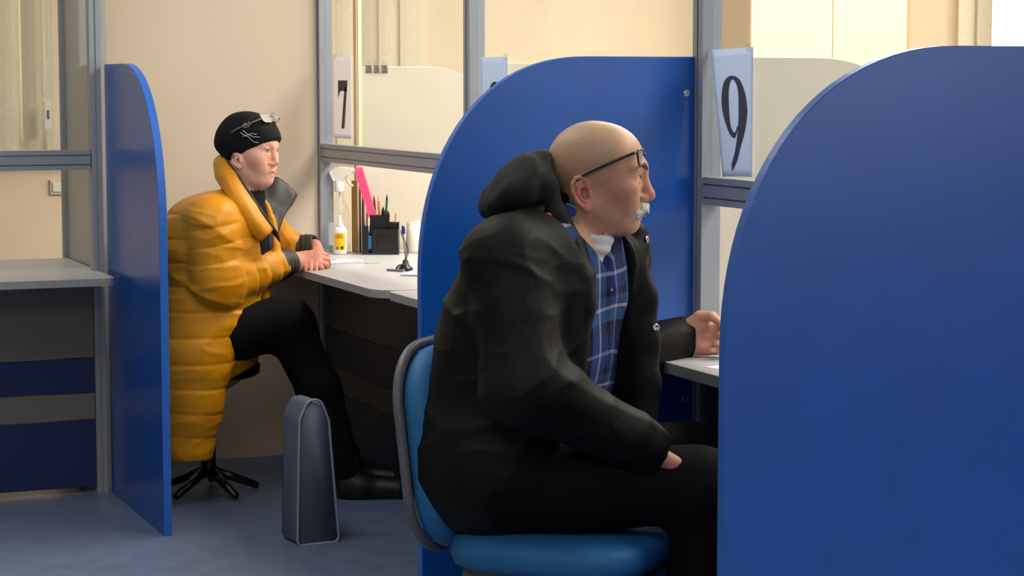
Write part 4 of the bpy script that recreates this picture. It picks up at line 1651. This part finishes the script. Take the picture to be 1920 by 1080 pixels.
# front opening: from the near edge to beyond the far silhouette
def opening(X, Y, Z):
    f_, s_, u_ = in_torso(X, Y, Z, TC)
    near = np.interp(u_, [-.45, -.22, -.05, .05, .15, .24], [-.125, -.115, -.095, -.088, -.105, -.12])
    far = np.interp(u_, [-.45, -.2, .1, .24], [.10, .11, .10, .09])
    return np.maximum(np.maximum(near - s_, s_ - far), .0 - f_)
F.func((-.30, -.35, .33), (.40, .35, 1.17), opening, .012, True)
def sleeve(a, b_, c, ra, rb, rc, seed):
    G = F
    F_ = Field(*G.ax)
    def dd(X, Y, Z, t):
        q = t * 15 + 1.6 * noise3(X * 7, Y * 7, Z * 7, seed)
        sw = np.clip(noise3(X * 9, Y * 9, Z * 9, seed + 2) + .55, 0, 1)
        return .008 * (1 - np.abs(np.sin(q))) ** 1.7 * sw + .006 * ridge(X, Y, Z, seed + 1, 12, 12, 20, 5) + .0035 * ridge(X, Y, Z, seed + 4, 28, 28, 40, 4)
    F_.cone(a, b_, ra, rb, .05, disp=dd)
    F_.cone(b_, c, rb, rc, .04, disp=dd)
    # cuff
    d = (c - b_) / np.linalg.norm(c - b_)
    F_.cone(c - d * .02, c + d * .012, rc * .92, rc * .92, .006)
    F_.cone(c + d * .015, c + d * .08, rc * .72, rc * .72, .004, sub=True)
    G.merge(F_, .018)
sleeve(shn, eln, wrn, .088, .082, .056, 31)
sleeve(shf, elf, wrf, .09, .082, .05, 41)
# far front flap hanging open, with the placket
ff = [L(1186, 492, .06), L(1200, 560, .05), L(1204, 640, .03), L(1206, 720, .01), L(1204, 800, -.01)]
F.chain(ff, [.030, .036, .036, .036, .034], .02, flat=((.45, .89, 0), .55))
F.chain([L(1150, 520, .09), L(1160, 640, .07), L(1162, 760, .05)], [.04, .045, .045], .03, flat=((.45, .89, 0), .6))
# near front edge bead
F.chain([L(1076, 462, -.115), L(1098, 520, -.135), L(1100, 575, -.135), L(1086, 650, -.135), L(1084, 740, -.14)], [.020, .020, .019, .018, .018], .012)
# collar: near side, behind the neck, far side
for dz, rr in ((0, .018), (-.02, .02), (-.04, .022), (-.062, .022)):
    z_ = np.array((0, 0, dz))
    F.chain([L(1078, 456, -.105) + z_, L(1052, 412, -.092) + z_, L(1030, 385, -.05) + z_, L(1026, 378, .01) + z_, L(1050, 390, .075) + z_],
            [rr] * 5, .012)
    F.chain([L(1050, 390, .075) + z_, L(1110, 420, .115) + z_, L(1165, 430, .11) + z_, L(1196, 434, .085) + z_], [rr] * 4, .012)
F.chain([L(1190, 440, .085), L(1196, 468, .075), L(1188, 500, .065)], [.023, .022, .024], .015)
V, Q = F.mesh()
V = relax(V, Q, 4, .5)
JO = grid_object('jacket', V, Q, JACKET, MAN.root)
# snap buttons along the far edge
for (x, y, b_) in ((1213, 449, .065), (1203.5, 495, .045), (1229.5, 614, .012)):
    bm = B(); lathe(bm, [(.0075, -.002), (.008, .0015), (.0055, .003), (.004, .0012), (.0001, .0012)], n=16)
    n_ = Vector((.35, -.93, .1)) if y > 550 else Vector((.9, -.4, .1))
    bm.transform(Matrix.Translation(L(x, y, b_)) @ Vector((0, 0, 1)).rotation_difference(n_).to_matrix().to_4x4())
    obj('snap_button', bm, STEEL, JO, True)
# hood lying on the back
F = Field(np.arange(-.26, .12, .0035), np.arange(-.20, .20, .004), np.arange(.98, 1.28, .0035))
hd = lambda X, Y, Z, *a: .005 * noise3(X * 30, Y * 30, Z * 30, 51) + .0035 * noise3(X * 75, Y * 60, Z * 75, 52)
F.ell(L(966, 368, 0), (.078, .135, .050), yaw_axes(12, -30), .03, False, hd)
F.ell(L(1000, 345, 0), (.052, .115, .062), yaw_axes(8, -12), .04, False, hd)
F.ell(L(1010, 318, 0), (.032, .095, .036), yaw_axes(8, 0), .03, False, hd)
F.chain([L(1018, 300, .06), L(1022, 304, -.04), L(1030, 350, -.085), L(1046, 405, -.10), L(1062, 452, -.11)], [.016, .018, .018, .017, .015], .02)
F.ell(L(1078, 345, 0), (.062, .10, .12), yaw_axes(4, 0), .01, True)
V, Q = F.mesh()
HD = grid_object('hood', V, Q, HOODM, MAN.root)
bm = B(); tube(bm, [L(1024, 402, -.128), L(1029, 403, -.130), L(1034, 406, -.128)], [.004, .005, .003], 8)
obj('red_toggle', bm, mat('red_plastic', rgb(200, 52, 50), .4), HD, True)

# trousers and shoes
def legs(fig, name, chains, rads, material, step=.007, disp=None, extra=None):
    pts = np.concatenate([np.array(c) for c in chains])
    lo, hi = pts.min(0) - .16, pts.max(0) + .16
    F_ = Field(np.arange(lo[0], hi[0], step), np.arange(lo[1], hi[1], step), np.arange(max(lo[2], .02), hi[2], step))
    for c in chains:
        F_.chain(c, rads, .04, disp=disp)
    if extra:
        extra(F_)
    V, Q = F_.mesh()
    return grid_object(name, V, Q, material, fig.root)


def shoe(fig, p, yaw=0.0):
    F_ = Field(np.arange(p[0] - .12, p[0] + .24, .005), np.arange(p[1] - .08, p[1] + .08, .005), np.arange(0.0, .16, .005))
    F_.cone((p[0] - .02, p[1], .045), (p[0] + .03, p[1], .045), .042, .045, .02)
    F_.cone((p[0] + .03, p[1], .042), (p[0] + .16, p[1], .034), .044, .036, .03)
    F_.cone((p[0], p[1], .05), (p[0] - .005, p[1], .12), .042, .046, .02)
    F_.func((p[0] - .2, p[1] - .1, -.05), (p[0] + .3, p[1] + .1, .01), lambda X, Y, Z: Z - .006 + 0 * X + 0 * Y, 0, True)
    V, Q = F_.mesh()
    grid_object('shoe', V, Q, SHOE, fig.root)


wr = lambda X, Y, Z, *a: .006 * noise3(X * 16, Y * 16, Z * 22, 61)
def fpt(a, b, c):
    return np.array((a, b, c))
pel = L(945, 880)
legs(MAN, 'trousers', [[fpt(pel[0], -.09, .56), fpt(pel[0] + .40, -.13, .555), fpt(pel[0] + .42, -.13, .13)],
                       [fpt(pel[0], .09, .56), fpt(pel[0] + .40, .14, .555), fpt(pel[0] + .44, .14, .13)]],
     [.098, .082, .058], TROUS, disp=wr, extra=lambda F_: F_.ell((pel[0] - .02, 0, .58), (.15, .19, .125), None, .05))
shoe(MAN, fpt(pel[0] + .42, -.13, 0)); shoe(MAN, fpt(pel[0] + .44, .14, 0))
make_chair(MAN.world((pel[0] + .122, .0, 0)), -AL - .42, 'blue upholstered office chair the man sits on')

# his glasses pushed up on the forehead
GL = tag(empty('eyeglasses', MAN.world(PH((95, 0, 45))), -AL), 'black framed eyeglasses pushed up on the bald man\'s forehead', 'glasses')
def g_world(c, base, ORG_):
    return Vector(base(c)) - Vector(base(ORG_))
def eyeglasses(root, base, org, fr, tilt, hgt, wdt, fmat, tmat, temple, sag=8, lens='lens'):
    g = lambda c: Vector(base(c)) - Vector(base(org))
    for sg in (-1, 1):
        c0 = (org[0], sg * (wdt / 2 + 8), org[2])
        ring = []
        for q in round_poly([(-wdt / 2, -hgt / 2), (wdt / 2, -hgt / 2), (wdt / 2, hgt / 2), (-wdt / 2, hgt / 2)], hgt * .28, 5):
            s_ = c0[1] + q[0]
            ring.append(g((c0[0] - sag * (s_ / (wdt + 8)) ** 2 - q[1] * math.sin(tilt), s_, c0[2] + q[1] * math.cos(tilt))))
        bm = B(); tube(bm, ring, fr, 6, closed=True)
        rim = obj('rim', bm, fmat, root, True)
        bm = B()
        off = Vector(base((org[0] + .6, org[1], org[2]))) - Vector(base(org))
        a = [bm.verts.new(p) for p in ring]
        b = [bm.verts.new(p + off) for p in ring]
        bm.faces.new(a[::-1]); bm.faces.new(b)
        for i in range(len(a)):
            bm.faces.new((a[i], a[(i + 1) % len(a)], b[(i + 1) % len(a)], b[i]))
        obj('lens', bm, MATS[lens], rim)
        bm = B()
        tp = [g((p[0], sg * p[1], p[2])) for p in catmull(temple, 5)]
        tube(bm, tp, [fr * 1.5] * (len(tp) - 4) + [fr * 1.3] * 4, 6)
        obj('temple', bm, tmat, root, True)
    bm = B(); tube(bm, [g((org[0] + 1, -8, org[2] + hgt * .15)), g((org[0] + 3, 0, org[2] + hgt * .2)), g((org[0] + 1, 8, org[2] + hgt * .15))], fr, 6)
    obj('bridge', bm, fmat, root, True)
glass_mat('lens', (.93, .95, .95, 1), 1.6, .03, 1.6)
eyeglasses(GL, PH, (101, 0, 47), .0023, .12, 32, 54, BLACKP, BLACKP,
           [(84, 72, 58), (62, 77, 49), (32, 81, 37), (4, 82.5, 25), (-22, 83, 12), (-40, 83, -4)], 11)

# ---------------------------------------------------------------- the woman
WOM = Figure(7.05, 400, 'seated woman in mustard quilted coat and black hat, hands on the desk')
L = WOM.L
HO = L(467, 282.5)
HA = yaw_axes(25, 2)
TA = yaw_axes(22, 20)
TA2 = yaw_axes(22, 14)
shn, shf = L(398, 418, -.155), L(478, 404, .14)
eln, wrn = L(408, 528, -.17), L(549, 489, .09)
elf, wrf = L(520, 475, .26), L(590, 462, .22)
parts = [(L(428, 480), (.125, .17, .19), None), (L(398, 590), (.155, .18, .17), TA2), (L(372, 650), (.16, .185, .12), TA2)]
F = Field(axis(-.22, .008, HO[0] - .115, .0021, HO[0] + .125, .004, wrn[0] - .01, .002, wrn[0] + .15),
          axis(-.30, .008, HO[1] - .11, .0024, HO[1] + .11, .003, .30),
          axis(.42, .008, .735, .002, .88, .006, HO[2] - .15, .0024, HO[2] + .13))
torso(F, parts, -.004, TA)
F.cone(shn, shf, .05, .05, .06)
for (a, b_, c) in ((shn, eln, wrn), (shf, elf, wrf)):
    F.cone(a, b_, .052, .042, .04)
    F.cone(b_, c, .040, .025, .03)
F.cone(L(455, 360), L(440, 400), .055, .085, .06)
head_sdf(F, HO, HA, False)
hx = np.array((.95, .22, .08)); hz = np.array((.08, .80, -.55)); hz = hz - hx * (hz @ hx) / (hx @ hx); hy = np.cross(hx, hz)
nl = hand_sdf(F, wrn + np.array((.0, 0, -.004)), hx, hy, hz, [(34, 74, 108), (38, 80, 116), (42, 86, 122), (46, 90, 126)],
              [(.048, .040, .026), (.074, .034, .040), (.094, .022, .046)], .90)
hx2 = np.array((.05, -.97, -.12)); hz2 = np.array((.1, 0, -1.0)); hz2 = hz2 - hx2 * (hz2 @ hx2) / (hx2 @ hx2); hy2 = np.cross(hz2, hx2)
V, Q = None, None
nl2 = hand_sdf(F, wrf + np.array((.0, -.005, -.022)), hx2, hy2, hz2, [(12, 30, 45)] * 4, [(.045, .050, .008), (.070, .058, .010), (.092, .056, .012)], .88)
V, Q = F.mesh()
V = relax(V, Q, 1, .4)
h = head_coords(V, HO, HA)
col = np.tile(C3(226, 172, 146), (len(V), 1))
for g in (-1, 1):
    col = mixc(col, C3(222, 138, 116), .45 * blob(h, (62, g * 48, -32), (30, 24, 28)))
    col = mixc(col, C3(216, 136, 116), .4 * blob(h, (-18, g * 80, -20), (28, 16, 40)))
    col = mixc(col, C3(150, 108, 90), .5 * blob(h, (92, g * 26, 27), (16, 18, 3.0)))
    col = mixc(col, C3(150, 96, 84), .45 * blob(h, (84, g * 32, 10), (12, 16, 6)))
    col = mixc(col, C3(60, 40, 38), .75 * blob(h, (88, g * 31, 8.2), (6, 12, 2.2)))
col = mixc(col, C3(220, 140, 118), .4 * blob(h, (106, 0, -36), (14, 16, 16)))
col = mixc(col, C3(184, 78, 74), .9 * blob(h, (86, 0, -69.5), (14, 22, 7)))
ishand = (np.linalg.norm(V - (wrn + hx * .07), axis=1) < .13)[:, None]
col = mixc(col, C3(222, 150, 126), ishand * 1.0)
grid_object('body', V, Q, SKIN, WOM.root, col)
eyes(WOM, HO, HA, (1, .1, -.15))
finger_nails(WOM, nl)

# hat
F = Field(np.arange(HO[0] - .14, HO[0] + .13, .0026), np.arange(HO[1] - .13, HO[1] + .13, .0026), np.arange(HO[2] - .12, HO[2] + .15, .0026))
hatd = lambda X, Y, Z: .0045 * noise3(X * 16 + Z * 22, Y * 14, Z * 38 - X * 26, 71) + .0015 * noise3(X * 60, Y * 60, Z * 60, 72)
F.ell(PH((-4, 0, 38)), (.102, .085, .091), HA, .02, False, hatd)
F.ell(PH((-52, 0, 42)), (.058, .068, .066), HA, .04, False, hatd)
F.ell(PH((44, 0, 42)), (.058, .068, .064), HA, .03, False, hatd)
def below(X, Y, Z):
    x, y, z = (X - HO[0]) * 1000, (Y - HO[1]) * 1000, (Z - HO[2]) * 1000
    f_ = HA[0, 0] * x + HA[1, 0] * y + HA[2, 0] * z
    u_ = HA[0, 2] * x + HA[1, 2] * y + HA[2, 2] * z
    return (u_ - (.56 * f_ - 18 - .0008 * np.maximum(-f_, 0) ** 2 * .6)) / 1000
F.func(HO - .2, HO + .2, below, .008, True)
F.ell(PH((0, 0, 20)), (.088, .071, .085), HA, .003, True)
V, Q = F.mesh()
HAT = grid_object('knit_hat', V, Q, KNIT, WOM.root)
# pale rhinestone squiggle on the side of the hat
RH = mat('pale_glitter_thread', rgb(150, 148, 146), .3, noise=.5, nscale=300)
def on_hat(f_, u_):
    x = max(0, 1 - ((f_ - 4) / 104) ** 2 - ((u_ - 38) / 93) ** 2)
    return PH((f_, -87.5 * math.sqrt(x) - 2.0, u_))
rs = random.Random(8)
for pl in ([(20, 62), (34, 54), (46, 50), (56, 40), (66, 33), (76, 32)], [(26, 70), (40, 60), (52, 54), (64, 50), (78, 50)],
           [(30, 50), (44, 56), (56, 60), (70, 58)], [(22, 84), (30, 92), (36, 84), (30, 78), (22, 84)], [(36, 98), (44, 90), (40, 80)]):
    bm = B(); tube(bm, [on_hat(*p) for p in catmull(pl, 4)], .0016, 5); obj('embroidery', bm, RH, HAT)

# glasses resting on the hat
LENS = mat('grey_glare_lens', rgb(120, 114, 114), .4)  # opaque grey stands in for the reflection on the lenses
GL = tag(empty('eyeglasses', WOM.world(PH((84, 0, 112))), -AL), 'thin framed eyeglasses resting on top of the woman\'s black hat', 'glasses')
FRM = mat('brown_metal_frame', rgb(150, 126, 122), .25, .5)
eyeglasses(GL, PH, (84, 0, 112), .0017, .62, 35, 39, FRM, FRM, [(80, 58, 110), (58, 74, 97), (30, 84, 84), (5, 90, 72), (-14, 91, 60)], 10, 'grey_glare_lens')

# dark top under the coat
F = Field(np.arange(-.25, .35, .006), np.arange(-.28, .28, .006), np.arange(.42, 1.12, .006))
torso(F, parts, .008, TA)
F.cone(shn, shf, .06, .06, .06)
F.cone(L(462, 366), L(440, 410), .062, .10, .04)
F.cone(L(468, 330), L(462, 362), .055, .055, .0, sub=True)
V, Q = F.mesh()
grid_object('dark_top', V, Q, KNIT, WOM.root)

# coat
TC = parts[0][0]
F = Field(np.arange(-.34, .42, .0042), np.arange(-.34, .40, .0044), np.arange(.15, 1.16, .0042))
def quilt(X, Y, Z):
    zz = Z + .018 * noise3(X * 6, Y * 6, Z * 5, 81) + .05 * X
    return grooves(zz, .078, .0052, .004) + .0065 * ridge(X, Y, Z, 82, 11, 11, 21) + .0035 * ridge(X, Y, Z, 84, 24, 24, 48)
torso(F, parts, .030, TA, .06, quilt)
F.ell(L(380, 452, -.02), (.14, .19, .15), TA, .08, False, quilt)
F.cone(shn, shf, .075, .075, .07, disp=lambda X, Y, Z, t: .005 * noise3(X * 20, Y * 20, Z * 24, 83))
# skirt of the coat falling beside the seat
F.chain([L(372, 590, -.15), L(362, 680, -.17), L(354, 760, -.17), L(346, 850, -.17)], [.115, .108, .100, .098], .05, flat=((0, 1, 0), .62), disp=lambda X, Y, Z, t: quilt(X, Y, Z))
def opening2(X, Y, Z):
    f_, s_, u_ = in_torso(X, Y, Z, TC)
    near = np.interp(u_, [-.3, -.10, .05, .2, .3], [-.005, -.012, -.045, -.085, -.10])
    far = np.interp(u_, [-.3, -.10, .05, .2, .3], [.015, .012, .03, .06, .08])
    return np.maximum(np.maximum(near - s_, s_ - far), -f_)
F.func((-.3, -.33, .62), (.42, .4, 1.16), opening2, .01, True)
def sleeve2(a, b_, c, ra, rb, rc, seed):
    F_ = Field(*F.ax)
    def dd(X, Y, Z, t):
        q = t + .022 * noise3(X * 9, Y * 9, Z * 9, seed)
        return grooves(q, .064, .0045, .004) + .0085 * ridge(X, Y, Z + .3 * X, seed + 1, 10, 10, 26) + .0035 * ridge(X, Y, Z, seed + 2, 26, 26, 52)
    F_.cone(a, b_, ra, rb, .05, disp=dd)
    F_.cone(b_, c, rb, rc, .04, disp=dd)
    F.merge(F_, .012)
d_ = (wrn - eln) / np.linalg.norm(wrn - eln)
sleeve2(shn, eln, wrn - d_ * .088, .094, .088, .060, 91)
d2 = (wrf - elf) / np.linalg.norm(wrf - elf)
sleeve2(shf, elf, wrf - d2 * .075, .085, .075, .055, 95)
F.cone(wrn - d_ * .028, wrn + d_ * .1, .045, .045, .004, sub=True)
V, Q = F.mesh()
V = relax(V, Q, 2, .5)
CO = grid_object('coat', V, Q, COAT, WOM.root)
# collar: folded sheets with crisp edges
def ribbon(name, curves, th, material, parent, n=6, bump=None):
    R = []
    for c in curves:
        R.append(np.array(catmull([tuple(L(*p)) for p in c], n)))
    G = np.array(catmull([tuple(r.ravel()) for r in R], 5)).reshape(-1, len(R[0]), 3)
    du = np.gradient(G, axis=0); dv = np.gradient(G, axis=1)
    N = np.cross(du, dv); N /= np.linalg.norm(N, axis=2, keepdims=True) + 1e-9
    if bump:
        G = G + N * bump(G)[..., None]
    a_, b_ = G.shape[:2]
    T = np.full((a_, b_), th)
    T[0] *= .45; T[-1] *= .45; T[:, 0] *= .45; T[:, -1] *= .45
    P1, P0 = G + N * T[..., None] / 2, G - N * T[..., None] / 2
    V = np.concatenate([P1.reshape(-1, 3), P0.reshape(-1, 3)])
    ix = np.arange(a_ * b_).reshape(a_, b_)
    q1 = np.stack([ix[:-1, :-1], ix[1:, :-1], ix[1:, 1:], ix[:-1, 1:]], -1).reshape(-1, 4)
    q0 = q1[:, ::-1] + a_ * b_
    rim = np.concatenate([ix[0, :], ix[1:, -1], ix[-1, -2::-1], ix[-2:0:-1, 0]])
    nx = np.roll(rim, -1)
    qr = np.stack([rim, nx, nx + a_ * b_, rim + a_ * b_], -1)
    return grid_object(name, V, np.concatenate([q1, q0, qr]), material, parent), G
cb = lambda G: .0035 * ridge(G[..., 0], G[..., 1], G[..., 2], 111, 12, 12, 24)
inner = [(424, 300, .11), (412, 291, .03), (422, 299, -.035), (440, 324, -.075), (463, 358, -.10), (487, 395, -.115), (513, 430, -.12)]
mid = [(420, 318, .115), (402, 303, .03), (411, 320, -.055), (432, 345, -.112), (456, 381, -.142), (478, 413, -.152), (502, 441, -.142)]
outer = [(424, 340, .11), (406, 326, .03), (411, 343, -.06), (425, 363, -.115), (444, 394, -.140), (464, 427, -.146), (491, 450, -.135)]
tuck = [(428, 344, .10), (414, 332, .03), (420, 348, -.055), (434, 366, -.10), (452, 394, -.120), (470, 424, -.125), (492, 446, -.120)]
CW, G = ribbon('collar', [inner, mid, outer, tuck], .009, COAT, CO, bump=cb)
lin_in = [(x + 3.5, y + 1, b_ + .004) for x, y, b_ in inner]
ribbon('collar_lining', [[(x + 1.5, y, b_ - .004) for x, y, b_ in inner], lin_in, [(x + 9, y + 10, b_ + .03) for x, y, b_ in inner], [(x + 13, y + 26, b_ + .05) for x, y, b_ in inner]], .007, LINING, CW)
wing = [[(478, 352, .05), (496, 341, .085), (519, 333, .10), (539, 347, .10), (557, 365, .095)],
        [(484, 375, .03), (500, 366, .05), (518, 363, .06), (534, 372, .07), (546, 384, .075)],
        [(489, 400, .01), (502, 398, .02), (514, 397, .035), (524, 399, .045), (534, 401, .05)],
        [(498, 432, -.02), (505, 432, -.01), (511, 430, .0), (517, 428, .01), (524, 426, .02)],
        [(503, 470, -.03), (505, 470, -.025), (508, 468, -.02), (511, 466, -.015), (514, 464, -.01)]]
WG, G = ribbon('collar_wing', wing, .010, LINING, CO, bump=lambda G: .005 * ridge(G[..., 0], G[..., 1], G[..., 2], 113, 16, 16, 30))
edge = np.concatenate([G[0, ::3], G[1:, -1][::2]])
bm = B(); tube(bm, [Vector(p) for p in edge], .0035, 6)
obj('red_piping', bm, mat('dark_red_piping', rgb(96, 20, 26), .5), WG, True)
# cuffs
for (a, d, ra, rb) in ((wrn - d_ * .075, d_, .057, .047), (wrf - d2 * .07, d2, .055, .045)):
    F = Field(np.arange(a[0] - .12, a[0] + .14, .003), np.arange(a[1] - .12, a[1] + .14, .003), np.arange(a[2] - .09, a[2] + .09, .003))
    F.cone(a, a + d * .05, ra, rb, 0, disp=lambda X, Y, Z, t: .002 * np.sin(t * 320) + .003 * noise3(X * 30, Y * 30, Z * 30, 7))
    F.cone(a + d * .05, a + d * .12, rb * .78, rb * .78, .004, sub=True)
    V, Q = F.mesh()
    grid_object('cuff', V, Q, LINING, CO)
# snap fastener on the coat front
bm = B(); lathe(bm, [(.006, -.002), (.0065, .001), (.004, .0022), (.0001, .0022)], n=14)
bm.transform(Matrix.Translation(L(513, 458, -.01)) @ Vector((0, 0, 1)).rotation_difference(Vector((.5, -.85, .1))).to_matrix().to_4x4())
obj('snap_button', bm, mat('dark_snap', rgb(90, 50, 30), .3), CO, True)

pel = L(385, 650)
legs(WOM, 'trousers', [[fpt(pel[0], -.10, .545), L(535, 606, -.06), L(600, 720, -.05), fpt(L(640, 760)[0] + .02, -.05, .10)],
                       [fpt(pel[0], .09, .545), L(540, 612, .10), L(600, 740, .12), fpt(L(640, 760)[0], .14, .10)]],
     [.105, .082, .066, .052], TROUS, disp=wr, extra=lambda F_: F_.ell((pel[0], 0, .56), (.15, .19, .12), None, .05))
shoe(WOM, fpt(L(640, 760)[0] + .03, -.05, 0)); shoe(WOM, fpt(L(640, 760)[0] + .01, .14, 0))
st = tag(empty('stool', WOM.world((pel[0] + .0, .03, 0))), 'round black stool under the woman, mostly hidden by her yellow coat', 'stool')
bm = B(); lathe(bm, [(.16, .40), (.175, .41), (.178, .435), (.165, .455), (.10, .462)], n=32); obj('seat', bm, BLACKP, st, True)
bm = B(); lathe(bm, [(.03, .06), (.026, .07), (.024, .40)], n=16); obj('column', bm, BLACKP, st, True)
for k in range(5):
    a_ = 2 * PI * k / 5
    bm = B(); tube(bm, [(.02 * math.cos(a_), .02 * math.sin(a_), .08), (.17 * math.cos(a_), .17 * math.sin(a_), .016)], [.018, .012], 8)
    obj('leg', bm, BLACKP, st, True)

# bag on the floor in front of her legs
bg_ = tag(empty('shopping_bag', atD(575, 760, 6.35) * 1.0, -AL + .5), 'grey upright fabric bag standing on the floor before the woman\'s legs', 'bag')
bg_.location.z = 0
GB = mat('grey_bag_fabric', rgb(86, 96, 112), .7, noise=.1, bump=.1)
bm = B()
prof = round_poly([(-.06, 0), (.075, 0), (.045, .37), (.015, .445), (-.025, .43), (-.05, .38)], [.015, .015, .05, .03, .03, .05], 5)
prism(bm, prof, lambda p: (p[0], -.06, p[1]), lambda p: (p[0], .06, p[1]))
bmesh.ops.bevel(bm, geom=[e for e in bm.edges if abs(e.verts[0].co.y - e.verts[1].co.y) < .001], offset=.01, segments=2, affect='EDGES')
obj('bag_body', bm, GB, bg_, True)
bm = B(); tube(bm, [(p[0] * 1.0, -.062, p[1]) for p in prof], .004, 6, closed=True); obj('piping', bm, mat('pale_piping', rgb(130, 140, 155), .6), bg_)
